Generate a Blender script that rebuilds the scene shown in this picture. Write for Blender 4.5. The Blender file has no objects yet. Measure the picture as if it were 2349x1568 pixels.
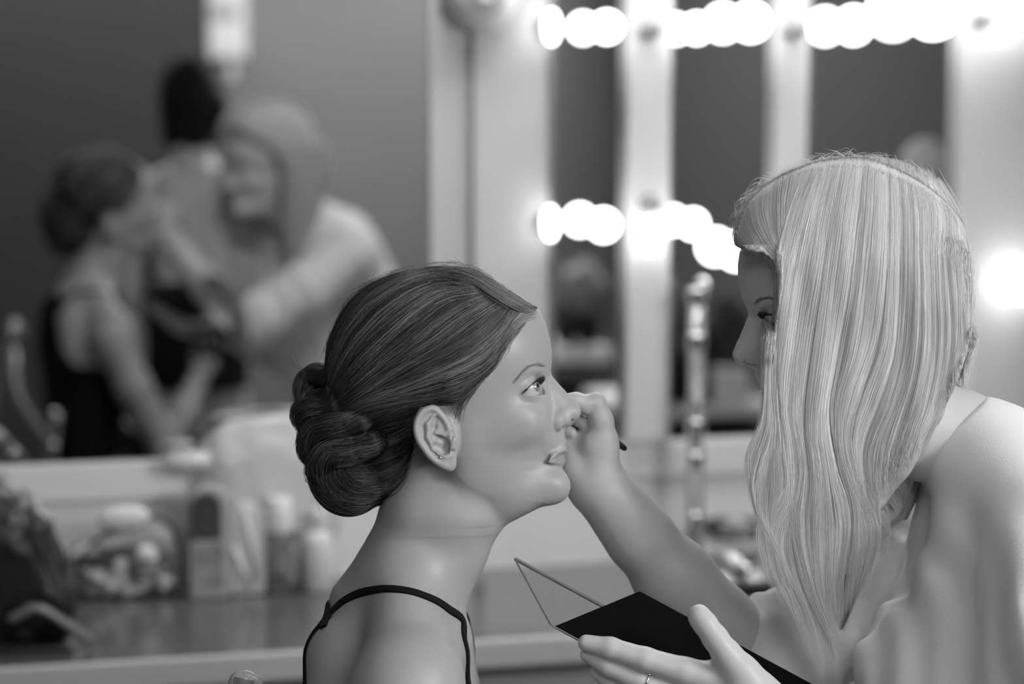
import bpy, math, random
import numpy as np
from mathutils import Matrix, Vector

# ------------------------------------------------------------------ basics
FPX, CX, CY = 5873.0, 1174.5, 784.0
PITCH = math.atan(650.0 / FPX)
CAM = np.array([0.0, 0.0, 1.57])
FWD = np.array([0.0, math.cos(PITCH), -math.sin(PITCH)])
UPV = np.array([0.0, math.sin(PITCH), math.cos(PITCH)])
RGT = np.array([1.0, 0.0, 0.0])
scene = bpy.context.scene
COL = scene.collection
rnd = random.Random(7)
rng = np.random.default_rng(11)

def cw(X, Y, D):
    """right, up, depth from the eye point -> world"""
    X = np.asarray(X, float)[..., None]; Y = np.asarray(Y, float)[..., None]; D = np.asarray(D, float)[..., None]
    return CAM + X * RGT + Y * UPV + D * FWD

def pw(px, py, d):
    return cw((px - CX) / FPX * d, -(py - CY) / FPX * d, d)

def link(o, parent=None):
    COL.objects.link(o)
    if parent is not None:
        o.parent = parent
    return o

def empty(name, loc, label, cat, group=None):
    o = bpy.data.objects.new(name, None)
    o.empty_display_size = 0.05
    o.location = Vector([float(v) for v in loc])
    link(o)
    o['label'] = label; o['category'] = cat
    if group: o['group'] = group
    return o

def tag(o, label, cat, group=None):
    o['label'] = label; o['category'] = cat
    if group: o['group'] = group
    return o

def org(parent):
    v = np.zeros(3)
    while parent is not None:
        v += np.array(parent.location); parent = parent.parent
    return v

def mesh_obj(name, V, F, mat, parent=None, smooth=True):
    """V in world coordinates; stored relative to the parent's base"""
    V = np.asarray(V, float) - org(parent)
    me = bpy.data.meshes.new(name)
    if isinstance(F, np.ndarray):
        n = len(F); k = F.shape[1]
        me.vertices.add(len(V)); me.vertices.foreach_set('co', V.astype(np.float32).ravel())
        me.loops.add(n * k); me.loops.foreach_set('vertex_index', F.astype(np.int32).ravel())
        me.polygons.add(n)
        me.polygons.foreach_set('loop_start', (np.arange(n) * k).astype(np.int32))
        me.update(calc_edges=True); me.validate()
    else:
        me.from_pydata([tuple(v) for v in V], [], F); me.update()
    if smooth:
        me.polygons.foreach_set('use_smooth', np.ones(len(me.polygons), bool))
    mats = mat if isinstance(mat, (list, tuple)) else [mat]
    for m in mats: me.materials.append(m)
    o = bpy.data.objects.new(name, me)
    return link(o, parent)

class MB:
    """collects simple shapes, all in world coordinates"""
    def __init__(self): self.v = []; self.f = []; self.mi = []; self.cur = 0
    def add(self, v, f):
        b = len(self.v); self.v += [tuple(float(c) for c in p) for p in v]
        self.f += [tuple(b + i for i in q) for q in f]; self.mi += [self.cur] * len(f)
        return self
    def box(self, c, size, M=None):
        sx, sy, sz = [s / 2 for s in size]
        P = [np.array((x, y, z)) for x in (-sx, sx) for y in (-sy, sy) for z in (-sz, sz)]
        if M is not None: P = [M @ p for p in P]
        P = [p + np.array(c) for p in P]
        return self.add(P, [(0, 1, 3, 2), (4, 6, 7, 5), (0, 4, 5, 1), (2, 3, 7, 6), (0, 2, 6, 4), (1, 5, 7, 3)])
    def tube(self, pts, r, seg=12, caps=True, flat=1.0):
        pts = [np.array(p, float) for p in pts]; n = len(pts)
        rr = r if hasattr(r, '__len__') else [r] * n
        T = [pts[min(i + 1, n - 1)] - pts[max(i - 1, 0)] for i in range(n)]
        T = [t / (np.linalg.norm(t) + 1e-12) for t in T]
        a = np.array((0, 0, 1.0)) if abs(T[0][2]) < .9 else np.array((1.0, 0, 0))
        N = np.cross(T[0], a); N /= np.linalg.norm(N)
        V = []
        for i in range(n):
            N = N - T[i] * N.dot(T[i]); N /= np.linalg.norm(N)
            B = np.cross(T[i], N)
            for k in range(seg):
                a = 2 * math.pi * k / seg
                V.append(pts[i] + rr[i] * (math.cos(a) * N + math.sin(a) * flat * B))
        F = [(i * seg + k, i * seg + (k + 1) % seg, (i + 1) * seg + (k + 1) % seg, (i + 1) * seg + k)
             for i in range(n - 1) for k in range(seg)]
        if caps:
            F += [tuple(range(seg))[::-1], tuple((n - 1) * seg + k for k in range(seg))]
        return self.add(V, F)
    def lathe(self, c, prof, seg=32, axis=(0, 0, 1), closed=True, sx=1.0):
        """prof: (radius, height) pairs from bottom to top"""
        ax = np.array(axis, float); ax /= np.linalg.norm(ax)
        a = np.array((1.0, 0, 0)) if abs(ax[0]) < .9 else np.array((0, 1.0, 0))
        u = np.cross(ax, a); u /= np.linalg.norm(u); w = np.cross(ax, u)
        V = [np.array(c) + ax * h + r * (math.cos(2 * math.pi * k / seg) * u * sx + math.sin(2 * math.pi * k / seg) * w)
             for r, h in prof for k in range(seg)]
        n = len(prof)
        F = [(i * seg + k, i * seg + (k + 1) % seg, (i + 1) * seg + (k + 1) % seg, (i + 1) * seg + k)
             for i in range(n - 1) for k in range(seg)]
        if closed:
            F += [tuple(range(seg))[::-1], tuple((n - 1) * seg + k for k in range(seg))]
        return self.add(V, F)
    def sphere(self, c, r, seg=24, rings=14, M=None):
        r = np.array(r if hasattr(r, '__len__') else (r, r, r), float)
        V = []
        for i in range(rings + 1):
            t = math.pi * i / rings
            for k in range(seg):
                p = 2 * math.pi * k / seg
                q = r * np.array((math.sin(t) * math.cos(p), math.sin(t) * math.sin(p), math.cos(t)))
                if M is not None: q = M @ q
                V.append(np.array(c) + q)
        F = [(i * seg + k, (i + 1) * seg + k, (i + 1) * seg + (k + 1) % seg, i * seg + (k + 1) % seg)
             for i in range(rings) for k in range(seg)]
        return self.add(V, F)
    def build(self, name, mat, parent=None, smooth=False, bevel=0, seg=2):
        o = mesh_obj(name, self.v, self.f, mat, parent, smooth)
        import bmesh
        bm = bmesh.new(); bm.from_mesh(o.data)
        bmesh.ops.remove_doubles(bm, verts=bm.verts, dist=1e-6)
        bmesh.ops.recalc_face_normals(bm, faces=bm.faces)
        bm.to_mesh(o.data); bm.free()
        if isinstance(mat, (list, tuple)) and len(self.mi) == len(o.data.polygons):
            o.data.polygons.foreach_set('material_index', self.mi)
        if bevel:
            m = o.modifiers.new('bevel', 'BEVEL'); m.width = bevel; m.segments = seg; m.limit_method = 'ANGLE'
            o.data.polygons.foreach_set('use_smooth', np.ones(len(o.data.polygons), bool))
            w = o.modifiers.new('wn', 'WEIGHTED_NORMAL'); w.keep_sharp = True
        return o

# ------------------------------------------------------------------ materials
def mat(name, g, rough=.5, metal=0., spec=.5, emit=0., trans=0., sss=0., coat=0., noise=0., nscale=20., ior=1.45, bump=0., alpha=1.):
    m = bpy.data.materials.new(name); m.use_nodes = True
    nt = m.node_tree; b = nt.nodes['Principled BSDF']
    b.inputs['Base Color'].default_value = (g, g, g, 1)
    b.inputs['Roughness'].default_value = rough
    b.inputs['Metallic'].default_value = metal
    b.inputs['Specular IOR Level'].default_value = spec
    b.inputs['IOR'].default_value = ior
    b.inputs['Transmission Weight'].default_value = trans
    b.inputs['Coat Weight'].default_value = coat
    b.inputs['Alpha'].default_value = alpha
    if emit:
        b.inputs['Emission Color'].default_value = (1, 1, 1, 1)
        b.inputs['Emission Strength'].default_value = emit
    if sss:
        b.inputs['Subsurface Weight'].default_value = sss
        b.inputs['Subsurface Radius'].default_value = (1, 1, 1)
        b.inputs['Subsurface Scale'].default_value = .006
    if noise or bump:
        tc = nt.nodes.new('ShaderNodeTexCoord'); no = nt.nodes.new('ShaderNodeTexNoise')
        no.inputs['Scale'].default_value = nscale; no.inputs['Detail'].default_value = 4
        nt.links.new(tc.outputs['Object'], no.inputs['Vector'])
        if noise:
            mr = nt.nodes.new('ShaderNodeMapRange')
            mr.inputs['To Min'].default_value = g * (1 - noise); mr.inputs['To Max'].default_value = g * (1 + noise)
            mr.inputs['From Min'].default_value = .3; mr.inputs['From Max'].default_value = .7
            nt.links.new(no.outputs['Fac'], mr.inputs['Value'])
            nt.links.new(mr.outputs['Result'], b.inputs['Base Color'])
        if bump:
            bp = nt.nodes.new('ShaderNodeBump'); bp.inputs['Strength'].default_value = bump
            bp.inputs['Distance'].default_value = .002
            nt.links.new(no.outputs['Fac'], bp.inputs['Height']); nt.links.new(bp.outputs['Normal'], b.inputs['Normal'])
    return m

def tint_mat(name, g, rough, sss=0., spec=.5, bump=0., bscale=600.):
    """base grey times a per-vertex colour of the thing itself (lips, brows)"""
    m = mat(name, g, rough, sss=sss, spec=spec)
    nt = m.node_tree; b = nt.nodes['Principled BSDF']
    a = nt.nodes.new('ShaderNodeAttribute'); a.attribute_name = 'tint'
    mu = nt.nodes.new('ShaderNodeMath'); mu.operation = 'MULTIPLY'; mu.inputs[1].default_value = g
    nt.links.new(a.outputs['Fac'], mu.inputs[0]); nt.links.new(mu.outputs[0], b.inputs['Base Color'])
    if bump:
        tc = nt.nodes.new('ShaderNodeTexCoord'); no = nt.nodes.new('ShaderNodeTexNoise')
        no.inputs['Scale'].default_value = bscale; no.inputs['Detail'].default_value = 5
        bp = nt.nodes.new('ShaderNodeBump'); bp.inputs['Strength'].default_value = bump; bp.inputs['Distance'].default_value = .0006
        nt.links.new(tc.outputs['Object'], no.inputs['Vector'])
        nt.links.new(no.outputs['Fac'], bp.inputs['Height']); nt.links.new(bp.outputs['Normal'], b.inputs['Normal'])
    return m

def hair_mat(name, lo, hi, rough=.35, spec=.6):
    m = mat(name, lo, rough, spec=spec)
    nt = m.node_tree; b = nt.nodes['Principled BSDF']
    a = nt.nodes.new('ShaderNodeAttribute'); a.attribute_name = 'shade'
    mr = nt.nodes.new('ShaderNodeMapRange'); mr.inputs['To Min'].default_value = lo; mr.inputs['To Max'].default_value = hi
    nt.links.new(a.outputs['Fac'], mr.inputs['Value']); nt.links.new(mr.outputs['Result'], b.inputs['Base Color'])
    return m

# ------------------------------------------------------------------ signed distance sculpting
def smin(a, b, k):
    h = np.maximum(k - np.abs(a - b), 0) / k
    return np.minimum(a, b) - h * h * k * .25
def smax(a, b, k): return -smin(-a, -b, k)

class Grid:
    """field on a regular grid; local pixel-like units (x right, y down, z towards the viewer)"""
    def __init__(self, lo, hi, h):
        self.lo = np.array(lo, float); self.h = float(h)
        self.n = np.ceil((np.array(hi) - self.lo) / h).astype(int) + 1
        self.ax = [self.lo[i] + h * np.arange(self.n[i]) for i in range(3)]
        self.F = np.full(tuple(self.n), 60.0, np.float32)
    def win(self, lo, hi):
        a = np.clip(np.floor((np.array(lo) - self.lo) / self.h).astype(int), 0, self.n)
        b = np.clip(np.ceil((np.array(hi) - self.lo) / self.h).astype(int) + 1, 0, self.n)
        if np.any(b <= a): return None
        s = tuple(slice(a[i], b[i]) for i in range(3))
        X = self.ax[0][s[0]][:, None, None]; Y = self.ax[1][s[1]][None, :, None]; Z = self.ax[2][s[2]][None, None, :]
        return s, X, Y, Z
    def put(self, lo, hi, fn, k=8, op='add'):
        w = self.win(np.array(lo) - 2 * k, np.array(hi) + 2 * k)
        if w is None: return self
        s, X, Y, Z = w
        d = fn(X, Y, Z)
        A = self.F[s]
        if op == 'add': self.F[s] = smin(A, d, k)
        elif op == 'cut': self.F[s] = smax(A, -d, k)
        return self
    def ell(self, c, r, k=8, op='add', rot=None):
        c = np.array(c, float); r = np.array(r if hasattr(r, '__len__') else (r,) * 3, float)
        m = r.max() if rot is not None else r
        def fn(X, Y, Z):
            x, y, z = X - c[0], Y - c[1], Z - c[2]
            if rot is not None:
                R = rot
                x, y, z = (R[0][0] * x + R[1][0] * y + R[2][0] * z, R[0][1] * x + R[1][1] * y + R[2][1] * z,
                           R[0][2] * x + R[1][2] * y + R[2][2] * z)
            k0 = np.sqrt((x / r[0]) ** 2 + (y / r[1]) ** 2 + (z / r[2]) ** 2)
            k1 = np.sqrt((x / r[0] ** 2) ** 2 + (y / r[1] ** 2) ** 2 + (z / r[2] ** 2) ** 2) + 1e-9
            return (k0 * (k0 - 1) / k1).astype(np.float32)
        return self.put(c - m - 6, c + m + 6, fn, k, op)
    def cap(self, a, b, ra, rb=None, k=8, op='add', sc=None):
        a = np.array(a, float); b = np.array(b, float); rb = ra if rb is None else rb
        q = max(ra, rb); ab = b - a; L = float(ab.dot(ab)) + 1e-9
        lo = np.minimum(a, b) - q - 6; hi = np.maximum(a, b) + q + 6
        def fn(X, Y, Z):
            px, py, pz = X - a[0], Y - a[1], Z - a[2]
            t = np.clip((px * ab[0] + py * ab[1] + pz * ab[2]) / L, 0, 1)
            t = t if ra == rb else t
            return (np.sqrt((px - t * ab[0]) ** 2 + (py - t * ab[1]) ** 2 + (pz - t * ab[2]) ** 2) - (ra + (rb - ra) * t)).astype(np.float32)
        return self.put(lo, hi, fn, k, op)
    def chain(self, pts, rs, k=8, op='add'):
        for i in range(len(pts) - 1):
            self.cap(pts[i], pts[i + 1], rs[i], rs[i + 1], k, op)
        return self
    def mesh(self): return surface_nets(self.F, self.lo, self.h)

def surface_nets(F, lo, h):
    S = F < 0
    nx, ny, nz = F.shape
    c = [S[i:nx - 1 + i, j:ny - 1 + j, k:nz - 1 + k] for i in (0, 1) for j in (0, 1) for k in (0, 1)]
    allin = np.logical_and.reduce(c); anyin = np.logical_or.reduce(c)
    act = anyin & ~allin
    idx = np.argwhere(act)
    ids = np.full(act.shape, -1, np.int64); ids[act] = np.arange(len(idx))
    cor = [(i, j, k) for i in (0, 1) for j in (0, 1) for k in (0, 1)]
    val = np.stack([F[idx[:, 0] + i, idx[:, 1] + j, idx[:, 2] + k] for i, j, k in cor], 1).astype(float)
    P = np.zeros((len(idx), 3)); W = np.zeros(len(idx))
    for a in range(8):
        for b in range(a + 1, 8):
            if sum(abs(cor[a][q] - cor[b][q]) for q in range(3)) != 1: continue
            va, vb = val[:, a], val[:, b]
            m = (va < 0) != (vb < 0)
            t = np.where(m, va / np.where(m, va - vb, 1), 0)
            for q in range(3):
                P[:, q] += np.where(m, cor[a][q] + t * (cor[b][q] - cor[a][q]), 0)
            W += m
    P = P / W[:, None] + idx
    V = P * h + lo
    Q = []
    for ax in range(3):
        sl0 = [slice(None)] * 3; sl1 = [slice(None)] * 3
        sl0[ax] = slice(0, -1); sl1[ax] = slice(1, None)
        A = S[tuple(sl0)]; B = S[tuple(sl1)]
        e = np.argwhere(A != B)
        u, v = [(1, 2), (2, 0), (0, 1)][ax]
        ok = (e[:, u] > 0) & (e[:, v] > 0) & (e[:, u] < F.shape[u] - 1) & (e[:, v] < F.shape[v] - 1)
        e = e[ok]
        flip = ~A[e[:, 0], e[:, 1], e[:, 2]]
        def cell(du, dv):
            q = e.copy(); q[:, u] -= du; q[:, v] -= dv
            return ids[q[:, 0], q[:, 1], q[:, 2]]
        q = np.stack([cell(1, 1), cell(0, 1), cell(0, 0), cell(1, 0)], 1)
        q[flip] = q[flip][:, ::-1]
        Q.append(q)
    Q = np.concatenate(Q)
    Q = Q[(Q >= 0).all(1)]
    return V, Q

def relax(V, Q, it=1, lam=.5):
    E = np.concatenate([Q[:, [0, 1]], Q[:, [1, 2]], Q[:, [2, 3]], Q[:, [3, 0]]])
    for _ in range(it):
        A = np.zeros_like(V); n = np.zeros(len(V))
        np.add.at(A, E[:, 0], V[E[:, 1]]); np.add.at(n, E[:, 0], 1)
        np.add.at(A, E[:, 1], V[E[:, 0]]); np.add.at(n, E[:, 1], 1)
        V = V + lam * (A / np.maximum(n, 1)[:, None] - V)
    return V

def poly_sdf(P, xs, ys):
    """signed distance of polygon P on the grid xs x ys"""
    P = np.array(P, float); X = xs[:, None]; Y = ys[None, :]
    d = np.full((len(xs), len(ys)), 1e18); s = np.zeros((len(xs), len(ys)), bool)
    n = len(P)
    for i in range(n):
        a, b = P[i], P[(i + 1) % n]; e = b - a
        wx, wy = X - a[0], Y - a[1]
        t = np.clip((wx * e[0] + wy * e[1]) / (e @ e + 1e-12), 0, 1)
        d = np.minimum(d, (wx - e[0] * t) ** 2 + (wy - e[1] * t) ** 2)
        if a[1] != b[1]:
            c = (a[1] > Y) != (b[1] > Y)
            s ^= c & (X < (b[0] - a[0]) * (Y - a[1]) / (b[1] - a[1]) + a[0])
    d = np.sqrt(d)
    return np.where(s, -d, d).astype(np.float32)

def spline(P, n, closed=False):
    """Catmull-Rom through the rows of P, resampled to n"""
    P = np.array(P, float)
    if closed: Q = np.vstack([P[-1], P, P[0], P[1]]); m = len(P)
    else: Q = np.vstack([2 * P[0] - P[1], P, 2 * P[-1] - P[-2]]); m = len(P) - 1
    t = np.linspace(0, m, n, endpoint=not closed); i = np.minimum(t.astype(int), m - 1); f = (t - i)[:, None]
    a, b, c, d = Q[i], Q[i + 1], Q[i + 2], Q[i + 3]
    return .5 * (2 * b + (c - a) * f + (2 * a - 5 * b + 4 * c - d) * f ** 2 + (3 * b - a - 3 * c + d) * f ** 3)

def sstep(a, b, x):
    t = np.clip((x - a) / (b - a), 0, 1); return t * t * (3 - 2 * t)

class Frame:
    """local pixel-like units at depth d0 -> world"""
    def __init__(self, d0): self.d0 = d0; self.s = d0 / FPX
    def w(self, V):
        V = np.asarray(V, float)
        return cw((V[..., 0] - CX) * self.s, -(V[..., 1] - CY) * self.s, self.d0 - V[..., 2] * self.s)
    def ap(self, px, py, z=0.):
        """the local point that appears at photo position px,py when it stands z towards the viewer"""
        k = 1 - z * self.s / self.d0
        return np.array((CX + (px - CX) * k, CY + (py - CY) * k, z), float)
    def loc(self, W):
        d = np.asarray(W, float) - CAM
        D = d @ FWD
        return np.stack([CX + (d @ RGT) / self.s, CY - (d @ UPV) / self.s, (self.d0 - D) / self.s], -1)

def hair_obj(name, strands, radius, shade, mat_, parent, taper=.35):
    """strands: (n, k, 3) world; radius (n,), shade (n,)"""
    n, k, _ = strands.shape
    cu = bpy.data.hair_curves.new(name)
    cu.add_curves([k] * n)
    P = (strands - org(parent)).astype(np.float32)
    cu.attributes['position'].data.foreach_set('vector', P.ravel())
    t = np.linspace(0, 1, k)
    r = np.asarray(radius)[:, None] * (1 - (1 - taper) * np.clip((t - .6) / .4, 0, 1))[None, :] * np.clip(.35 + t * 8, 0, 1)[None, :]
    if 'radius' not in cu.attributes: cu.attributes.new('radius', 'FLOAT', 'POINT')
    cu.attributes['radius'].data.foreach_set('value', r.astype(np.float32).ravel())
    a = cu.attributes.new('shade', 'FLOAT', 'CURVE'); a.data.foreach_set('value', np.asarray(shade, np.float32))
    cu.materials.append(mat_)
    o = bpy.data.objects.new(name, cu)
    return link(o, parent)
# ------------------------------------------------------------------ heads
# canonical head: looks towards +x, tipped a little back; 1 unit = 0.419 mm at the seated woman's distance
HALO = (655, 590, -205); HAHI = (1350, 1260, 205)
PROF_A = [(1222, 700), (1238, 714), (1251, 741), (1260, 779), (1263, 812), (1262, 832), (1257, 855), (1256, 885), (1262, 925), (1277, 965), (1294, 986),
          (1297, 1002), (1296, 1016), (1291, 1030), (1282, 1045), (1281, 1060), (1285, 1075), (1294, 1090), (1301, 1105), (1302, 1116), (1299, 1129), (1291, 1141), (1278, 1149),
          (1251, 1155), (1222, 1161), (1160, 1160), (1095, 1133), (1045, 1085), (1000, 1040), (950, 960), (950, 720), (1010, 656), (1090, 640), (1140, 652), (1185, 676)]
PROF_B = [(1222, 700), (1238, 714), (1251, 741), (1259, 779), (1261, 812), (1259, 835), (1253, 860), (1247, 885), (1250, 915), (1262, 950), (1272, 985),
          (1280, 1010), (1277, 1035), (1270, 1055), (1272, 1075), (1280, 1092), (1290, 1106), (1293, 1120), (1288, 1134), (1278, 1144), (1262, 1149),
          (1242, 1154), (1210, 1158), (1160, 1155), (1095, 1128), (1045, 1080), (1000, 1040), (950, 960), (950, 720), (1010, 656), (1090, 640), (1140, 652), (1185, 676)]
PROF_C = [(1222, 700), (1246, 740), (1255, 800), (1252, 850), (1248, 900), (1250, 950), (1256, 1000), (1262, 1050), (1266, 1090), (1262, 1120), (1244, 1142), (1210, 1152), (1160, 1150),
          (1095, 1126), (1045, 1080), (1000, 1040), (950, 960), (950, 720), (1010, 656), (1090, 640), (1140, 652), (1185, 676)]
EAR = [(992, 925), (972, 934), (958, 956), (955, 980), (961, 1003), (972, 1022), (985, 1040), (1000, 1054), (1020, 1067), (1038, 1072), (1048, 1064), (1050, 1045),
       (1048, 1020), (1046, 1000), (1042, 978), (1034, 958), (1022, 942), (1008, 928)]

def head_field(G, slim=0.):
    # skull
    G.ell((1020, 828, 0), (238, 196, 168), 4)
    G.ell((1146, 800, 0), (88, 108, 128), 36)
    # face block swept from the midline outline
    w = G.win((930, 620, -190), (1340, 1200, 190))
    if w is not None:
        s, X, Y, Z = w
        xs = X[:, 0, 0]; ys = Y[0, :, 0]; zs = Z[0, 0, :]
        ext = np.arange(xs[0], xs[-1] + 420, G.h)
        A = poly_sdf(PROF_A, ext, ys); B = poly_sdf(PROF_B, ext, ys); C = poly_sdf(spline(PROF_C, 90, True), ext, ys)
        ky = np.interp(ys, [640, 740, 820, 900, 960, 1010, 1060, 1110, 1160], [.040, .042, .046, .054, .056, .060, .072, .088, .10])
        out = np.empty((len(xs), len(ys), len(zs)), np.float32)
        iy = np.arange(len(ys))[None, :]
        for q, z in enumerate(zs):
            rec = ky * abs(z) ** 1.6
            f = (xs[:, None] - ext[0] + rec[None, :]) / G.h
            i0 = np.clip(f.astype(int), 0, len(ext) - 2); t = f - i0
            m = sstep(6, 62, abs(z)); m2 = sstep(36, 92, abs(z))
            a = A[i0, iy] * (1 - t) + A[i0 + 1, iy] * t
            b = B[i0, iy] * (1 - t) + B[i0 + 1, iy] * t
            c = C[i0, iy] * (1 - t) + C[i0 + 1, iy] * t; b = b * (1 - m2) + c * m2
            grad = 1 / np.sqrt(1 + (1.6 * ky * abs(z) ** .6) ** 2)
            out[:, :, q] = (a * (1 - m) + b * m) * grad[None, :]
        H = np.interp(ys, [640, 760, 860, 930, 980, 1040, 1090, 1130, 1170], [120, 140, 149, 153, 150, 138, 122, 104, 84])[None, :, None]
        H = H - 90 * sstep(1130, 950, X) ** 2 - .25 * np.clip(700 - Y, 0, 100)
        side = np.abs(Z) - H + 0 * X
        face = smax(out, side.astype(np.float32), 46)
        G.F[s] = smin(G.F[s], face.astype(np.float32), 22)
    for sg in (-1, 1):
        G.ell((1234, 882, sg * 76), (18, 20, 34), 24, 'cut')                  # eye sockets
        G.ell((1238, 952, sg * 44), (18, 44, 26), 50)
        G.cap((1240, 842, sg * 20), (1205, 846, sg * 92), 10, 9, 16)        # brow
        G.ell((1180, 966, sg * 86), (44, 38, 24), 60)                         # cheekbone
    # nose
    G.chain([(1248, 862, 0), (1262, 884, 0), (1283, 908, 0), (1300, 928, 0), (1312, 943, 0)], [13, 13.5, 14, 16, 20.3], 14)
    G.ell((1308, 947, 9), (20, 17, 13), 10); G.ell((1308, 947, -9), (20, 17, 13), 10)
    G.chain([(1311, 955, 0), (1303, 966, 0), (1291, 978, 0)], [12, 10, 9], 8)
    for sg in (-1, 1):
        G.cap((1262, 905, sg * 8), (1284, 945, sg * 14), 15, 17, 26)
        G.ell((1284, 962, sg * 25), (24, 19, 14), 12)
        G.ell((1276, 968, sg * 31), (17, 19, 13), 5)
        G.cap((1310, 964, sg * 18), (1289, 976, sg * 26), 4.5, 7.5, 4, 'cut')
    # lips
    G.chain([(1260, 1051, -52), (1270, 1042, -36), (1285, 1031, -13), (1290, 1031, 0), (1285, 1031, 13), (1270, 1042, 36), (1260, 1051, 52)],
            [.5, 2.5, 6.5, 7, 6.5, 2.5, .5], 13)
    G.chain([(1258, 1057, -48), (1268, 1056, -34), (1281, 1055, -14), (1284, 1055, 0), (1281, 1055, 14), (1268, 1056, 34), (1258, 1057, 48)],
            [.5, 3, 8, 9.6, 8, 3, .5], 13)
    G.chain([(1264, 1053, -45), (1271, 1050, -37), (1287, 1043, -20), (1296, 1041, -8), (1298, 1041, 0), (1296, 1041, 8), (1287, 1043, 20), (1271, 1050, 37), (1264, 1053, 45)],
            [.2, 1.0, 1.7, 2., 2., 2., 1.7, 1.0, .2], 3, 'cut')
    G.chain([(1235, 1110, 0), (1165, 1126, 0), (1104, 1166, 0)], [44, 60, 60], 26)
    G.ell((1273, 1114, 0), (28, 30, 36), 30)                                 # chin
    for sg in (-1, 1):
        # eyelids round the eyeball
        G.ell((1207, 893, sg * 74), (31, 31, 33), 12)
        def wedge(X, Y, Z, sg=sg):
            # opening between the lids: apex at the outer corner
            zz = (sg * Z - 74)
            ax = 1197 - .36 * np.clip(zz, -60, 60)
            x = X - ax; y = Y - 904
            up = (-y - .95 * x) / 1.38 + .0045 * zz ** 2
            dn = (y - .04 * x) + .0030 * zz ** 2
            d = np.maximum(np.maximum(up, dn), np.abs(zz) - 33)
            e = np.sqrt((X - 1208) ** 2 + (Y - 893) ** 2 + zz ** 2) - 50
            return np.maximum(np.maximum(d, e), 1190 - X).astype(np.float32)
        G.put((1170, 830, min(sg * 30, sg * 125)), (1280, 930, max(sg * 30, sg * 125)), wedge, 2.5, 'cut')
    # ears
    for sg in (-1, 1):
        w = G.win((935, 905, min(sg * 118, sg * 204)), (1070, 1090, max(sg * 118, sg * 204)))
        if w is None: continue
        s, X, Y, Z = w
        xs = X[:, 0, 0]; ys = Y[0, :, 0]
        P = spline(EAR, 72, True)
        E = poly_sdf(P, xs, ys)[:, :, None]
        z0 = 150 + (1048 - X) * .30
        zz = sg * Z - z0
        plate = smax(E, np.abs(zz) - 7, 5)
        rim = np.sqrt((E + 7.5) ** 2 + (zz - 6) ** 2) - 7.5                   # helix
        rim = np.where((X > 1038) & (Y < 1035) & (Y > 965), 30, rim)
        ear = smin(plate, rim.astype(np.float32), 4)
        def tb(pts, rs, A, k, cut=False, off=0):
            for i in range(len(pts) - 1):
                a = np.array(pts[i], float); b = np.array(pts[i + 1], float); e = b - a
                t = np.clip(((X - a[0]) * e[0] + (Y - a[1]) * e[1]) / (e @ e), 0, 1)
                d = np.sqrt((X - a[0] - t * e[0]) ** 2 + (Y - a[1] - t * e[1]) ** 2 + (zz - off) ** 2) - (rs[i] + (rs[i + 1] - rs[i]) * t)
                A = smax(A, -d, k) if cut else smin(A, d, k)
            return A
        ear = tb([(1001, 948), (987, 968), (988, 996), (1000, 1020), (1020, 1036)], [4, 5.5, 6, 6, 5], ear, 5, off=8)   # antihelix
        ear = tb([(1012, 1030), (1030, 1040), (1040, 1036)], [6, 6, 5], ear, 5, off=8)
        ear = tb([(1006, 1016), (1022, 1022), (1032, 1014)], [9, 12, 9], ear, 5, True, off=8)      # concha
        ear = tb([(1008, 990), (1015, 1000), (1024, 1008)], [6, 8, 8], ear, 5, True, off=8)
        ear = tb([(1004, 955), (1001, 975), (1003, 984)], [5, 6, 4], ear, 4, True, off=9)
        ear = tb([(1046, 1002), (1043, 1018)], [8, 8], ear, 5, off=9)                               # tragus
        ear = tb([(1004, 986), (1024, 990), (1040, 978)], [4, 4.5, 5], ear, 5, off=7)                # helix crus
        ear = tb([(1026, 1052), (1034, 1056)], [13, 11], ear, 8, off=1)                             # lobe
        root = np.sqrt(((X - 1030) / 26) ** 2 + ((Y - 1000) / 52) ** 2) * 26 - 26
        root = smax(root.astype(np.float32), (sg * Z - (z0 - 3)).astype(np.float32), 4)
        root = smax(root, (120 - sg * Z).astype(np.float32), 4)
        G.F[s] = smin(smin(G.F[s], root, 8), ear.astype(np.float32), 6)

def tint_head(V):
    """colour of the skin itself: lips a little darker, plain elsewhere"""
    x, y, z = V[:, 0], V[:, 1], np.abs(V[:, 2])
    t = np.ones(len(V))
    yc = 1041 + .0042 * z ** 2 * 1.0
    h = 8.5 * np.sqrt(np.clip(1 - (z / 50) ** 2, 0, 1)); cy = 1041 + .0047 * z ** 2
    up = sstep(3, 0, cy - h - y) * (y < cy); lo = sstep(3, 0, y - cy - 1.5 * h) * (y >= cy)
    m = np.maximum(up, lo) * (x > 1250) * sstep(50, 30, z)
    t -= .24 * m
    return t

def set_tint(o, t):
    a = o.data.attributes.new('tint', 'FLOAT', 'POINT'); a.data.foreach_set('value', np.asarray(t, np.float32))
# ------------------------------------------------------------------ seated woman
M_SKIN = tint_mat('skin', .38, .42, sss=.12, spec=.45, bump=.12, bscale=900)
M_EYEW = mat('eye_white', .55, .08, coat=1.0); M_IRIS = mat('iris', .20, .08, coat=1.0, noise=.5, nscale=400); M_PUPIL = mat('pupil', .01, .05, coat=1.0)
M_BLACK = mat('black_cloth', .010, .9, spec=.15, noise=.3, nscale=300)
M_HAIRD = hair_mat('brown_hair', .006, .44, .36, .45)
M_HAIRDB = mat('brown_hair_mass', .016, .6, spec=.3, noise=.4, nscale=120)
M_CHROME = mat('bright_metal', .85, .12, metal=1.)
FB = Frame(2.46)

def vz(x, y, z):
    """upright body below the neck: the frame leans with the view, so depth follows height"""
    return (x, y, z - .11 * (y - 1150))

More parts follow.
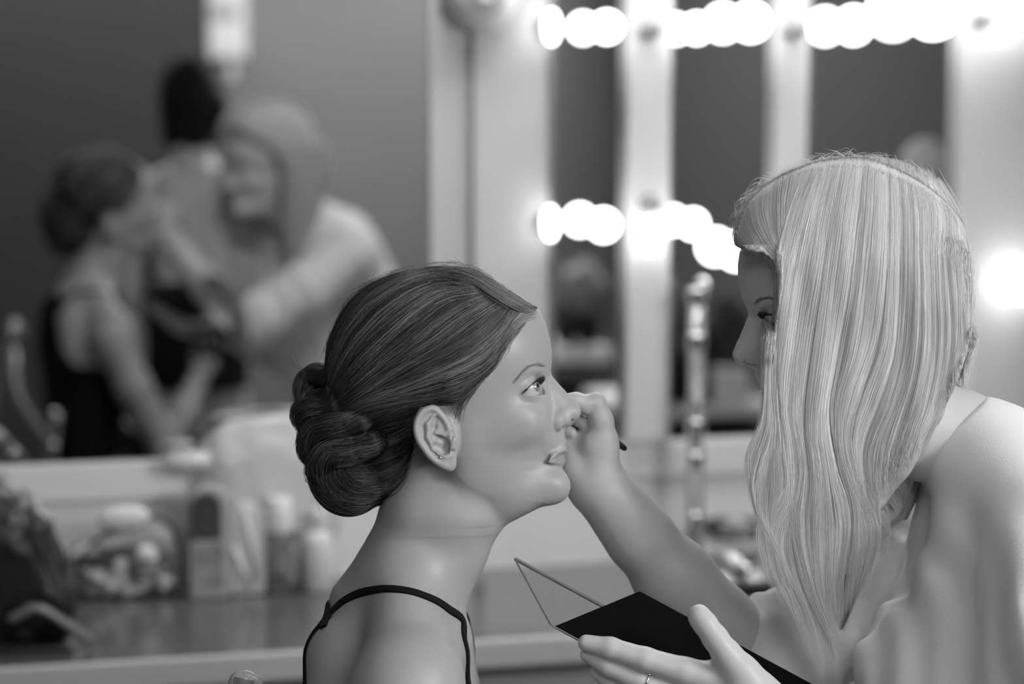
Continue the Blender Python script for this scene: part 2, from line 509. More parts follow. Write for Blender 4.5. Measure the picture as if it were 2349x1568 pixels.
def eyes(p, fr, T, gaze=(.80, -.50, .12), seg=48):
    """eyeballs in canonical head units; T maps canonical to the person's local units"""
    for sg in (-1, 1):
        c = np.array((1208, 893, sg * 74.)); g = np.array(gaze, float); g /= np.linalg.norm(g)
        a = np.cross(g, (0, 0, 1.)); a /= np.linalg.norm(a); b = np.cross(g, a)
        V = []; F = []; mi = []; R = 29.0; rings = 40
        for i in range(rings + 1):
            th = math.pi * i / rings
            for k in range(seg):
                ph = 2 * math.pi * k / seg
                r = R + 2.6 * math.exp(-(th / .42) ** 4)
                V.append(c + r * (math.cos(th) * g + math.sin(th) * (math.cos(ph) * a + math.sin(ph) * b)))
        for i in range(rings):
            for k in range(seg):
                F.append((i * seg + k, i * seg + (k + 1) % seg, (i + 1) * seg + (k + 1) % seg, (i + 1) * seg + k))
                th = math.pi * (i + .5) / rings
                mi.append(2 if th < .17 else (1 if th < .46 else 0))
        e = mesh_obj('eye', fr.w(T(np.array(V))), F, [M_EYEW, M_IRIS, M_PUPIL], p)
        e.data.polygons.foreach_set('material_index', mi)

def height(G, far=False):
    """outermost surface z for every x,y of a grid, nan where nothing stands"""
    S = G.F < 0
    if far: S = S[:, :, ::-1]
    any_ = S.any(2)
    k = S.shape[2] - 1 - np.argmax(S[:, :, ::-1], 2)
    k = np.clip(k, 0, S.shape[2] - 2)
    I, J = np.indices(k.shape)
    FF = G.F[:, :, ::-1] if far else G.F
    a = FF[I, J, k]; b = FF[I, J, k + 1]
    t = np.clip(a / (a - b + 1e-9), 0, 1)
    z = G.lo[2] + (k + t) * G.h
    if far:
        z = -(G.ax[2][-1] + G.lo[2]) + z if False else (G.ax[2][-1] - (k + t) * G.h)
    return np.where(any_, z, np.nan)

def samp(H, G, x, y):
    """bilinear sample of a height map"""
    fx = np.clip((np.asarray(x) - G.lo[0]) / G.h, 0, H.shape[0] - 1.001); fy = np.clip((np.asarray(y) - G.lo[1]) / G.h, 0, H.shape[1] - 1.001)
    i = fx.astype(int); j = fy.astype(int); u = fx - i; v = fy - j
    return H[i, j] * (1 - u) * (1 - v) + H[i + 1, j] * u * (1 - v) + H[i, j + 1] * (1 - u) * v + H[i + 1, j + 1] * u * v

def fieldat(G, P):
    f = (np.asarray(P) - G.lo) / G.h
    f = np.clip(f, 0, np.array(G.F.shape) - 1.001); i = f.astype(int); u = f - i
    r = 0
    for a in (0, 1):
        for b in (0, 1):
            for c in (0, 1):
                r = r + G.F[i[..., 0] + a, i[..., 1] + b, i[..., 2] + c] * np.where(a, u[..., 0], 1 - u[..., 0]) * np.where(b, u[..., 1], 1 - u[..., 1]) * np.where(c, u[..., 2], 1 - u[..., 2])
    return r
def gradat(G, P):
    P = np.asarray(P, float); g = []
    for q in range(3):
        e = np.zeros(3); e[q] = G.h
        g.append(fieldat(G, P + e) - fieldat(G, P - e))
    g = np.stack(g, -1)
    return g / (np.linalg.norm(g, axis=-1, keepdims=True) + 1e-9)

NECKB = ([(1010, 1100, 0), (1003, 1180, 0), (958, 1290, -10), (905, 1400, -20)], [116, 128, 124, 150])
def bride_body(G):
    for dx in (-30, 30): G.chain([(a + dx, b, c) for a, b, c in NECKB[0]], [82, 96, 95, 124], 30)
    G.chain([(1090, 1195, 0), (1062, 1265, 0), (1030, 1350, -8)], [48, 44, 44], 40)
    for sg in (-1, 1):
        sh = vz(940, 1560, sg * 345)
        G.cap((930, 1345, sg * 40), vz(935, 1500, sg * 300), 84, 88, 70)               # trapezius to shoulder
        G.cap(vz(1010, 1470, sg * 60), vz(985, 1520, sg * 300), 60, 70, 70)            # collar bone
        G.ell(sh, (112, 120, 100), 70)
        G.cap(vz(800, 1500, sg * 120), vz(810, 1680, sg * 170), 92, 96, 60)            # shoulder blade
        G.ell(vz(1075, 1860, sg * 150), (112, 120, 120), 70)                           # bust
    G.ell(vz(915, 1700, 0), (200, 330, 300), 60)
    G.cap(vz(900, 1700, 90), vz(890, 2150, 90), 185, 165, 60)
    G.cap(vz(900, 1700, -90), vz(890, 2150, -90), 185, 165, 60)
    G.ell(vz(890, 2560, 0), (270, 300, 390), 90)
    for sg in (-1, 1):
        hip = vz(930, 2640, sg * 190); kn = vz(1930, 2620, sg * 200); an = vz(1900, 3660, sg * 190)
        G.cap(hip, kn, 195, 130, 60); G.cap(kn, an, 122, 66, 40)
        G.cap(vz(1880, 3745, sg * 190), vz(2180, 3770, sg * 200), 62, 42, 40)
    # arm nearer the viewer rests on the thigh
    G.chain([vz(935, 1560, 350), vz(985, 1800, 395), vz(1060, 2120, 420), vz(1300, 2300, 350), vz(1500, 2400, 270)], [102, 96, 78, 76, 54], 46)
    hand(G, np.array(vz(1500, 2400, 270)), (1, .22, -.2), (0, -.9, .3), 1.0, 62, curl=.5, side=1)
    # other arm bent up, holding a small glass
    G.chain([vz(935, 1560, -350), vz(1030, 1800, -400), vz(1190, 2120, -420), vz(1310, 1960, -390), vz(1420, 1770, -350)], [102, 94, 74, 76, 50], 40)
    hand(G, np.array(vz(1420, 1770, -350)), (.35, -.95, .05), (.9, .3, .2), 1.0, 58, curl=1.1, side=1)

def hand(G, wr, d, palm, s=1., wr_r=56, curl=.6, side=1):
    """plain hand: wrist point, direction of the fingers, direction the palm looks to, thumb side"""
    d = np.array(d, float); d /= np.linalg.norm(d)
    n = np.array(palm, float); n -= d * n.dot(d); n /= np.linalg.norm(n)
    w = np.cross(d, n) * side
    L = 190 * s
    for k, off in enumerate((-.42, -.14, .14, .42)):
        a = wr + w * off * 70 * s; b = wr + d * L + w * off * 150 * s
        G.cap(a, b, 34 * s, 30 * s, 22)
        fl = [(96, 58, 46), (108, 66, 50), (100, 60, 48), (78, 46, 40)][3 - k]
        p = b; ang = curl * .55; r = 25 * s
        P = [p]; R = [r]
        for q, l in enumerate(fl):
            dd = d * math.cos(ang) + n * math.sin(ang) + w * off * .06
            p = p + dd * l * s; P.append(p); R.append(r * (1 - .11 * (q + 1))); ang += curl
        G.chain(P, R, 6)
    t0 = wr + w * 45 * s + d * 30 * s
    t1 = t0 + (w * .75 + d * .7 + n * .25) * 100 * s; t2 = t1 + (w * .25 + d * .9 + n * .4) * 80 * s; t3 = t2 + (d * .85 + n * .55) * 60 * s
    G.chain([t0, t1, t2, t3], [42 * s, 34 * s, 27 * s, 22 * s], 12)

person = empty('person', pw(900, 1500, 2.6) * np.array([1, 1, 0]),
               'seated woman in a black tank top, brown hair pinned up in a bun, looking up', 'person')
GH = Grid(HALO, HAHI, 2.2)
head_field(GH); bride_body(GH)
V, Q = GH.mesh(); V = relax(V, Q, 1, .4)
keep = (V[Q].mean(1)[:, 1] < 1228); Q = Q[keep]
tB = tint_head(V)
GB = Grid((560, 1195, -800), (2260, 3860, 620), 8.0)
head_field(GB); bride_body(GB)
V2, Q2 = GB.mesh(); V2 = relax(V2, Q2, 1, .4)
Q2 = Q2[V2[Q2].mean(1)[:, 1] >= 1660]
GM = Grid((600, 1196, -560), (1420, 1690, 560), 4.0)
head_field(GM); bride_body(GM)
V1, Q1 = GM.mesh(); V1 = relax(V1, Q1, 1, .4); c1 = V1[Q1].mean(1); Q1 = Q1[(c1[:, 1] >= 1222) & (c1[:, 1] < 1660)]
Q2 = np.concatenate([Q1, Q2 + len(V1)]); V2 = np.concatenate([V1, V2])
Vb = np.concatenate([V, V2]); Qb = np.concatenate([Q, Q2 + len(V)])
used = np.zeros(len(Vb), bool); used[Qb.ravel()] = True
mp = np.cumsum(used) - 1; Qb = mp[Qb]; Vb = Vb[used]; tint = np.concatenate([tB, np.ones(len(V2))])[used]
body = mesh_obj('body', FB.w(Vb), Qb[:, ::-1].copy(), M_SKIN, person); set_tint(body, tint)
eyes(person, FB, lambda v: v, gaze=(.80, -.36, .48))

# --- tank top, trousers: cloth follows the body
def garment(name, G, reg, m, par, fr, t=7):
    X = G.ax[0][:, None, None]; Y = G.ax[1][None, :, None]; Z = G.ax[2][None, None, :]
    K = Grid.__new__(Grid); K.lo, K.h, K.n, K.ax = G.lo, G.h, G.n, G.ax
    K.F = smax(smax(G.F - t, -(G.F + 15), 2), reg(X, Y, Z).astype(np.float32), 4)
    v, q = K.mesh(); v = relax(v, q, 1, .5)
    return mesh_obj(name, fr.w(v), q[:, ::-1].copy(), m, par), K

def tank_reg(X, Y, Z):
    zc = Z + .11 * (Y - 1150)
    W = np.interp(Y, [1330, 1420, 1500, 1600, 1700, 1780], [100, 118, 135, 175, 260, 900])
    arm = np.abs(zc) - W
    top = np.interp(X, [650, 720, 760, 800, 860, 940, 1020, 1100, 1200], [1335, 1345, 1385, 1480, 1640, 1760, 1700, 1600, 1590]) - Y
    arms_off = np.where(np.abs(zc) > 330, np.abs(zc) - 325, -50)
    return np.maximum(np.maximum(np.maximum(arm, top), Y - 2420), arms_off)
garment('tank_top', GB, tank_reg, M_BLACK, person, FB)
def trouser_reg(X, Y, Z):
    hands = np.where((X > 1180) & (Y < 2500), 40, -50)
    zc = np.abs(Z + .11 * (Y - 1150))
    return np.maximum(np.maximum(2380 - Y, Y - 3640), np.maximum(np.where((zc > 300) & (Y < 2480), 40, -50), hands * (Y < 2470)))
garment('trousers', GB, trouser_reg, mat('dark_denim', .03, .9, spec=.2), person, FB, 10)

HB = height(GB); HBf = height(GB, True)
def onbody(px, py, side=1):
    z = 100.
    for _ in range(12):
        q = FB.ap(px, py, z * side if side < 0 else z)
        zn = samp(HB if side > 0 else HBf, GB, q[0], q[1]); zn = float(zn) if zn == zn else z
        z = .5 * z + .5 * zn if side > 0 else zn
    return np.array((q[0], q[1], z))

def ribbon(path, G, width, thick, name, m, par, fr, lift=3, n=60):
    P = spline(path, n)
    for _ in range(6):                                                   # settle on the skin
        g = gradat(G, P); f = fieldat(G, P)
        P = P - g * (f - lift)[:, None] * .8
    T = np.gradient(P, axis=0); T /= np.linalg.norm(T, axis=1, keepdims=True)
    g = gradat(G, P); B = np.cross(T, g); B /= np.linalg.norm(B, axis=1, keepdims=True); g = np.cross(B, T)
    sec = [(-.5, -.5), (-.5, .3), (-.42, .5), (.42, .5), (.5, .3), (.5, -.5)]
    V = np.concatenate([[P[i] + B[i] * a * width + g[i] * b * thick for a, b in sec] for i in range(n)])
    k = len(sec); F = [(i * k + j, i * k + (j + 1) % k, (i + 1) * k + (j + 1) % k, (i + 1) * k + j) for i in range(n - 1) for j in range(k)]
    return mesh_obj(name, fr.w(V), F, m, par)

STR = [(742, 1440), (757, 1412), (785, 1382), (822, 1362), (865, 1353), (905, 1352), (945, 1358), (985, 1372), (1025, 1395), (1060, 1423), (1093, 1455), (1112, 1500), (1122, 1560), (1128, 1620)]
near = [onbody(*p) for p in STR]
ribbon(near, GB, 19, 6, 'strap', M_BLACK, person, FB)
far = [np.array((p[0], p[1], -.22 * (p[1] - 1150) - p[2])) for p in near]
ribbon(far, GB, 19, 6, 'strap', M_BLACK, person, FB)

# ear stud
e = samp(height(GH), GH, 1015, 1041)
mb = MB(); c = FB.w(np.array((1015, 1041, float(e) + 1.5)))
mb.sphere(c, .0013, 12, 8); mb.build('ear_stud', M_CHROME, person, smooth=True)

# --- hair mass
HP = [(1243, 706), (1225, 700), (1190, 680), (1160, 660), (1130, 640), (1100, 620), (1060, 608), (1020, 605), (980, 607), (940, 614), (900, 626), (860, 642), (825, 662), (800, 690), (780, 720),
      (762, 760), (750, 790), (745, 838), (735, 900), (750, 1000), (800, 1100), (868, 1165), (905, 1130), (930, 1085), (948, 1035), (952, 990), (956, 958), (972, 930), (1000, 916), (1022, 922),
      (1040, 926), (1057, 912), (1076, 889), (1097, 864), (1128, 833), (1146, 804), (1159, 765), (1181, 728), (1212, 712)]
KH = Grid.__new__(Grid); KH.lo, KH.h, KH.n, KH.ax = GH.lo, GH.h, GH.n, GH.ax
S2 = poly_sdf(HP, GH.ax[0], GH.ax[1])[:, :, None]
X = GH.ax[0][:, None, None]; Y = GH.ax[1][None, :, None]; Z = GH.ax[2][None, None, :]
th = 2.5 + 15 * sstep(0, 70, -S2) * (1 - .5 * sstep(1080, 1180, X))
shell = GH.F - th
# swept-back volume with the crown lifted
vol = Grid.__new__(Grid); vol.lo, vol.h, vol.n, vol.ax = GH.lo, GH.h, GH.n, GH.ax; vol.F = shell.astype(np.float32)
vol.ell((965, 800, 0), (222, 190, 168), 30); vol.ell((1060, 700, 0), (120, 92, 120), 40); vol.ell((860, 860, 0), (115, 150, 150), 40)
vol.cap((1080, 640, 0), (1225, 708, 0), 30, 12, 20)
KH.F = smax(vol.F, S2 + 0 * Z, 14).astype(np.float32)
CURLS = []
def curl(pts, r, both=True):
    CURLS.append((spline(pts, 26), r))
    if both: CURLS.append((spline([(a, b, -c) for a, b, c in pts], 26), r))
curl([(760, 905, 55), (716, 920, 30), (700, 893, 8), (712, 866, 8), (752, 866, 34)], 24)
curl([(702, 880, -8), (728, 862, 0), (775, 880, 10)], 24, False)
curl([(770, 930, 70), (720, 935, 48), (696, 950, 20), (716, 985, 10)], 27)
curl([(696, 940, 0), (712, 975, 0), (706, 1015, 0)], 26, False)
curl([(830, 965, 100), (780, 975, 92), (730, 990, 60), (712, 1030, 34), (740, 1060, 50)], 29)
curl([(860, 1015, 100), (810, 1030, 96), (760, 1040, 82), (735, 1080, 48), (760, 1120, 40)], 31)
KH.ell((800, 1000, 0), (84, 110, 90), 14); KH.ell((800, 1092, 0), (91, 93, 92), 14); KH.ell((755, 1080, 0), (48, 62, 70), 14); KH.ell((880, 1050, 0), (70, 90, 84), 14)
for P, r in CURLS:
    for i in range(0, 25, 3): KH.cap(P[i], P[min(i + 3, 25)], r - 2, r - 2, 5)
v, q = KH.mesh(); v = relax(v, q, 1, .5)
hairm = mesh_obj('hair', FB.w(v), q[:, ::-1].copy(), M_HAIRDB, person)

HN = np.fmax(height(KH), height(GH))
def blur(H):
    H = np.where(np.isnan(H), -260, H)
    return H
HNs = blur(HN)
GUIDES = [
 [(1075, 640), (1000, 612), (920, 624), (850, 655), (795, 712), (762, 790), (750, 850)],
 [(1085, 652), (1000, 636), (920, 662), (850, 710), (795, 780), (766, 850), (757, 890)],
 [(1095, 663), (1010, 676), (930, 732), (860, 798), (800, 860), (765, 905)],
 [(1110, 678), (1040, 706), (960, 768), (880, 828), (810, 885), (770, 925)],
 [(1140, 698), (1080, 738), (1000, 796), (900, 855), (820, 905), (772, 940)],
 [(1172, 712), (1130, 763), (1060, 813), (960, 860), (860, 905), (780, 945)],
 [(1196, 714), (1163, 765), (1122, 815), (1040, 855), (940, 890), (840, 920), (780, 955)],
 [(1150, 798), (1118, 842), (1050, 882), (950, 905), (850, 930), (780, 965)],
 [(1102, 860), (1062, 893), (1000, 912), (920, 925), (840, 945), (780, 975)],
 [(1080, 888), (1052, 905), (1005, 904), (940, 922), (870, 960), (790, 1000)],
 [(955, 960), (920, 985), (870, 1005), (820, 1015), (780, 1030)],
 [(950, 1020), (920, 1055), (870, 1075), (820, 1080), (790, 1075)],
 [(930, 1080), (900, 1120), (860, 1130), (815, 1110)]]
FRONT = [[(1240, 713), (1200, 686), (1150, 655), (1100, 624), (1050, 609), (990, 608)],
         [(1228, 715), (1186, 703), (1132, 674), (1090, 650), (1040, 634), (980, 630)]]
K = 22
EARS = poly_sdf(spline(EAR, 60, True), GH.ax[0], GH.ax[1])
BUNG = [[(742, 1010), (710, 1060), (716, 1118), (760, 1168), (820, 1186), (866, 1170)], [(752, 1020), (732, 1070), (742, 1118), (784, 1152), (838, 1162), (882, 1146)],
        [(775, 1030), (764, 1076), (778, 1108), (812, 1130), (852, 1132), (892, 1118)], [(800, 1040), (796, 1070), (812, 1092), (845, 1104), (890, 1090)]]
def lay(guides, n, seed, side, smin_=0., smax_=1., jit=5., lift=(1, 5), light=0.):
    r = np.random.default_rng(seed)
    Gs = np.array([spline(g, 60) for g in guides])
    out = []; sh = []
    m = len(guides) - 1
    # locks: strands of one lock share a path and a shade
    nl = max(4, n // 26)
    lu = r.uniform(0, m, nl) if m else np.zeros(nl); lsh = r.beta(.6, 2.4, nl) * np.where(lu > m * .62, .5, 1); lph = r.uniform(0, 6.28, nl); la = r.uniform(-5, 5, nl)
    for i in range(n):
        L = r.integers(nl); u = np.clip(lu[L] + r.normal(0, .07), 0, max(m - 1e-3, 0)); a = int(u); t = u - a
        C = Gs[a] * (1 - t) + Gs[min(a + 1, m)] * t
        s0 = r.uniform(smin_, .45) if r.random() < .55 else smin_ + r.uniform(0, .04)
        s1 = min(smax_, s0 + r.uniform(.3, .95)); ss = np.linspace(s0, s1, K) * 59
        xx = np.interp(ss, np.arange(60), C[:, 0]); yy = np.interp(ss, np.arange(60), C[:, 1])
        w = np.sin(ss / 59 * 5 + lph[L]) * la[L] + np.sin(ss / 59 * 9 + r.uniform(0, 6)) * r.normal(0, 1.3)
        dx = np.gradient(xx); dy = np.gradient(yy); q = np.hypot(dx, dy) + 1e-6
        off = w + r.normal(0, jit)
        xx = xx - dy / q * off; yy = yy + dx / q * off
        z = samp(HNs, GH, xx, yy)
        if z.min() < -100 or (samp(EARS, GH, xx, yy) < 1).any(): 
            continue
        z = z + r.uniform(*lift) * np.sin(np.linspace(.05, 3.1, K)) + .5
        out.append(np.stack([xx, yy, z * side], 1)); sh.append(np.clip(lsh[L] + light + r.normal(0, .08), 0, 1))
    return out, sh
SO, SS = [], []
for side, n in ((1, 9000), (-1, 5000)):
    a, b = lay(GUIDES, n, 5 + side, side); SO += a; SS += b
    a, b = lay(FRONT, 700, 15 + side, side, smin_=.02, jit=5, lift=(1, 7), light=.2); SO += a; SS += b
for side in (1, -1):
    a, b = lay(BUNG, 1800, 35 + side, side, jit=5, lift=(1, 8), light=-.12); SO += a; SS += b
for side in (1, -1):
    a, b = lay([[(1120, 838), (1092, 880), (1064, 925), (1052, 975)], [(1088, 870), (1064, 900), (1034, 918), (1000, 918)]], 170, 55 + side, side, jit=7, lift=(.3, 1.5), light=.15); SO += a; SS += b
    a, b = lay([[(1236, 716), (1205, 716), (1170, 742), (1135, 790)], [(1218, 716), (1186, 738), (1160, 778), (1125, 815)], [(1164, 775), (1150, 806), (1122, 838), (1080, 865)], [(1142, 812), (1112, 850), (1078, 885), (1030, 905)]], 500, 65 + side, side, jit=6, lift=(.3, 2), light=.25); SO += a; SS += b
# bun: strands run along every roll
for P, r_ in CURLS:
    T = np.gradient(P, axis=0); T /= np.linalg.norm(T, axis=1, keepdims=True)
    N0 = np.cross(T, (0.31, .2, .93)); N0 /= np.linalg.norm(N0, axis=1, keepdims=True); B0 = np.cross(T, N0)
    for i in range(420):
        ph = rng.uniform(0, 6.283); tw = rng.uniform(-1.2, 1.2); rr = r_ + rng.uniform(-1, 4)
        s = np.linspace(0, 25, K); a = ph + tw * s / 25
        C = np.stack([np.interp(s, np.arange(26), P[:, c]) for c in range(3)], 1)
        NN = np.stack([np.interp(s, np.arange(26), N0[:, c]) for c in range(3)], 1); BB = np.stack([np.interp(s, np.arange(26), B0[:, c]) for c in range(3)], 1)
        w = (rr + rng.uniform(0, 5) * np.sin(s * rng.uniform(.1, .4))) * (.7 + .3 * np.sin(np.pi * s / 25))
        SO.append(C + (NN * np.cos(a)[:, None] + BB * np.sin(a)[:, None]) * w[:, None]); SS.append(np.clip(rng.beta(1.1, 5) + .02 * math.sin(ph * 3), 0, 1))
# loose flyaways round the outline
hp = spline(HP[:19] + [(690, 850), (670, 940), (683, 1000), (706, 1060), (714, 1120), (770, 1178)], 200)
for i in range(190):
    j = rng.integers(22, 196); c = hp[j]; tn = hp[min(j + 2, 199)] - hp[max(j - 2, 0)]; tn = tn / np.linalg.norm(tn); nn = np.array((tn[1], -tn[0]))
    l = rng.uniform(20, 75); h = rng.uniform(2, 14) * (1.6 if j > 130 else .7); s = np.linspace(0, 1, K)
    ctr = c - nn * 4
    sg = 1 if rng.random() < .8 else -1
    x = ctr[0] + sg * tn[0] * l * s + nn[0] * h * np.sin(s * rng.uniform(1.5, 4)); y = ctr[1] + sg * tn[1] * l * s + nn[1] * h * np.sin(s * rng.uniform(1.5, 4))
    SO.append(np.stack([x, y, rng.uniform(-30, 45) + 8 * s], 1)); SS.append(.35)
SO = np.array(SO)
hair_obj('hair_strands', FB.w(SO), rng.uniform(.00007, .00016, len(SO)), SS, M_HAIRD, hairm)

# --- brows and lashes
def short_hairs(par, fr, T, HG, G, name='eyebrow', shade=.35, m=None):
    for sg in (-1, 1):
        O = []
        arc = spline([(1252, 839), (1238, 834), (1222, 836), (1207, 845), (1193, 860), (1184, 872)], 100)
        for i in range(170):
            j = rng.integers(0, 99); c = arc[j] + rng.normal(0, 2.3 * (1 - j / 150), 2)
            s = np.linspace(0, 1, 8); l = rng.uniform(7, 13)
            x = c[0] - l * s * .8; y = c[1] + l * s * (.2 + .6 * j / 100) - 2 * s
            z = samp(HG, G, x, y); 
            if np.isnan(z).any() or z.min() < 10: continue
            O.append(np.stack([x, y, (z + .8 + s) * sg], 1))
        O = np.array(O); hair_obj(name, fr.w(T(O)), np.full(len(O), .00008), np.full(len(O), shade), m or M_HAIRD, par)
        O = []
        for i in range(260):
            t = rng.uniform(0, 1); zz = 34 - 62 * t                                  # along the upper lid
            ax = 1197 - .36 * zz; q = (rng.uniform(.2, 1))
            # upper lid edge on the eyeball
            ex = ax + 4 + 30 * math.sin(math.pi * min(t + .08, 1) * .62); ey = 904 - .95 * (ex - ax) + .2 * abs(zz)
            s = np.linspace(0, 1, 8); l = rng.uniform(11, 18)
            x = ex + l * s * .75; y = ey + 1.5 - l * s * .15 - l * .75 * s ** 2; z = 74 + zz + (4 + 6 * s) * (.5 if t < .6 else -.2)
            O.append(np.stack([x, y, z * sg], 1))
            if i % 3 == 5:
                ex = 1200 + 36 * math.sin(t * 1.5); l = rng.uniform(6, 9)
                O.append(np.stack([ex + l * s * .9, 906 + .04 * (ex - ax) + l * s * .5, (74 + zz + 3 * s) * sg], 1))
        O = np.array(O); hair_obj('eyelashes', fr.w(T(O)), np.full(len(O), .00010), np.full(len(O), 0.), M_LASH, par)
M_LASH = hair_mat('lash', .01, .3, .4)
short_hairs(person, FB, lambda v: v, height(GH), GH)
# ------------------------------------------------------------------ standing woman who leans over her
M_SKIN2 = tint_mat('fair_skin', .58, .42, sss=.12, spec=.45, bump=.12, bscale=900)
M_HAIRL = hair_mat('blonde_hair', .42, .92, .38, .6)
M_HAIRLB = mat('blonde_hair_mass', .36, .6, spec=.3, noise=.2, nscale=120)
M_SHIRT = mat('white_knit', .86, .85, spec=.2, bump=.35, nscale=700)
stylist = empty('person', pw(2700, 1500, 2.5) * np.array([1, 1, 0]),
                'leaning woman with long blonde hair and a loose white top, holding a makeup brush', 'person')
FS = FB
TH = math.radians(18.9); TC, TS = math.cos(TH), math.sin(TH); TK = .97
def TST(v):
    """canonical head -> the leaning head, facing left and down"""
    v = np.asarray(v, float)
    dx = -(v[..., 0] - 1266); dy = v[..., 1] - 861
    return np.stack([(dx * TC + dy * TS) * TK + 1717, (-dx * TS + dy * TC) * TK + 722, v[..., 2] * TK], -1)

# head mesh of her own, cut off above the shoulders
GK = Grid(HALO, HAHI, 2.2); head_field(GK)
GK.cap((1010, 1100, 0), (985, 1240, 0), 112, 116, 24)
V, Q = GK.mesh(); V = relax(V, Q, 1, .4)
Q = Q[V[Q[:, 0], 1] < 1225]; tS = tint_head(V); V = TST(V)

ap = FS.ap
SHF, SHN = np.array((2330, 1150, -330.)), ap(2400, 1240, 330)
ELF, WRF = np.array((1775, 1565, -225.)), np.array((1386, 1132, -84.))
def sty_body(G):
    G.chain([TST((1010, 1100, 0)), TST((985, 1235, 0)), (2200, 1010, 0), (2330, 1090, 0)], [108, 112, 108, 130], 40)
    G.cap((2300, 1070, -60), SHF, 90, 84, 60); G.cap((2300, 1070, 60), SHN, 90, 84, 60)
    G.ell(SHF, 104, 50); G.ell(SHN, 104, 50)
    G.cap((2390, 1230, 100), (2760, 1950, 60), 190, 160, 60); G.cap((2390, 1230, -100), (2760, 1950, -120), 190, 160, 60)
    G.ell((2300, 1400, 130), (110, 120, 110), 60); G.ell((2300, 1400, -140), (110, 120, 110), 60)
    G.ell((2830, 2190, -90), (260, 250, 370), 80)
    for sg in (-1, 1):
        G.chain([(2810, 2250, -90 + sg * 180), (2790, 3050, -180 + sg * 190), (2850, 3760, -270 + sg * 190)], [190, 118, 62], 50)
        G.cap((2830, 3810, -275 + sg * 190), (2560, 3850, -290 + sg * 210), 58, 38, 40)
    # far arm
    G.chain([SHF, (2060, 1360, -290), ELF], [96, 88, 82], 40)
    G.chain([ELF, (1660, 1462, -190), (1560, 1345, -155), (1470, 1235, -120), (1425, 1178, -100), WRF], [80, 97, 90, 74, 65, 62], 40)
    # near arm
    G.chain([SHN, (2380, 1600, 400), (2330, 1960, 380)], [96, 86, 78], 40)
    G.chain([(2330, 1960, 380), (2120, 1850, 330), (1850, 1700, 250), ap(1775, 1640, 215)], [76, 84, 62, 56], 40)

def hand_brush(G):
    """palm towards the viewer, thumb bent over the brush, fingers curled"""
    G.chain([WRF, (1366, 1085, -92), (1352, 1020, -100)], [60, 52, 40], 30)
    G.chain([(1345, 1120, -84), (1322, 1080, -88), (1312, 1035, -96)], [44, 38, 30], 26)          # heel of the palm
    G.ell((1384, 1042, -66), (38, 58, 36), 24, rot=np.array(((.95, -.3, 0), (.3, .95, 0), (0, 0, 1.))))
    G.ell((1368, 1022, -60), (34, 36, 28), 16)
    G.cap((1345, 1110, -58), (1372, 1150, -50), 5, 4, 22, 'cut')
    G.chain([(1385, 1000, -64), (1381, 968, -62), (1366, 927, -58)], [30, 27, 25], 14)            # thumb
    G.ell((1371, 918, -58), (17, 16, 18), 10)
    G.chain([(1366, 927, -58), (1344, 929, -52), (1322, 921, -48), (1306, 918, -46)], [24, 21.5, 20, 16], 9)
    G.chain([(1352, 946, -36), (1366, 930, -30)], [1., .8], 3, 'cut')
    G.chain([(1325, 1068, -46), (1342, 1088, -44), (1366, 1096, -38)], [.3, 1.4, .3], 5, 'cut')
    for pts, r in (([(1350, 1026, -112), (1322, 972, -128), (1302, 950, -104), (1328, 964, -82), (1343, 979, -76)], [24, 20, 18, 16, 12.5]),
                   ([(1336, 1040, -118), (1300, 1000, -128), (1284, 984, -104), (1302, 992, -82), (1313, 994, -76)], [24, 19, 17, 15, 12]),
                   ([(1322, 1060, -116), (1286, 1032, -122), (1272, 1014, -102), (1288, 1020, -84)], [23, 18, 16, 13]),
                   ([(1312, 1084, -110), (1284, 1064, -112), (1272, 1048, -98), (1286, 1050, -84)], [20, 16, 14, 11])):
        G.chain(pts, r, 6)
    G.chain([(1398, 1100, -42), (1430, 1150, -58), (1480, 1215, -78), (1530, 1285, -90)], [4, 7, 7, 4], 16)       # tendon
    G.chain([(1362, 1140, -40), (1395, 1192, -52), (1440, 1262, -62)], [3, 5, 4], 16)

zP = 150
def hand_palette(G):
    A = lambda x, y, z=0: ap(x, y, zP + z)
    G.chain([ap(1775, 1640, 215), A(1720, 1600, 35), A(1650, 1560, 20)], [56, 58, 50], 30)          # heel, back of the hand
    G.chain([A(1750, 1600, 40), A(1700, 1545, 55), A(1668, 1502, 60)], [44, 40, 33], 20)          # ball of the thumb
    G.chain([A(1668, 1502, 60), A(1640, 1462, 66), A(1617, 1430, 66), A(1603, 1411, 64)], [32, 28, 26, 23], 10)
    G.ell(A(1604, 1414, 64), (24, 26, 20), 8)
    G.chain([A(1650, 1565, 30), A(1570, 1540, 34), A(1480, 1512, 34), A(1400, 1486, 26), A(1345, 1474, 16)], [44, 32, 27, 24, 19], 10)
    G.chain([A(1650, 1600, 24), A(1560, 1592, 20), A(1470, 1562, 16), A(1395, 1526, 6), A(1350, 1500, -6)], [42, 31, 27, 24, 19], 8)
    G.chain([A(1660, 1640, 14), A(1560, 1640, 4), A(1480, 1612, -4), A(1410, 1570, -14), A(1372, 1540, -24)], [40, 29, 26, 22, 18], 8)
    G.chain([A(1680, 1670, 4), A(1600, 1680, -10), A(1530, 1662, -18), A(1468, 1626, -30)], [36, 26, 23, 18], 8)

def join(parts):
    Vs = []; Qs = []; Ts = []; n = 0
    for v, q, t in parts:
        Vs.append(v); Qs.append(q + n); Ts.append(t); n += len(v)
    Vs = np.concatenate(Vs); Qs = np.concatenate(Qs); Ts = np.concatenate(Ts)
    u = np.zeros(len(Vs), bool); u[Qs.ravel()] = True; m = np.cumsum(u) - 1
    return Vs[u], m[Qs], Ts[u]

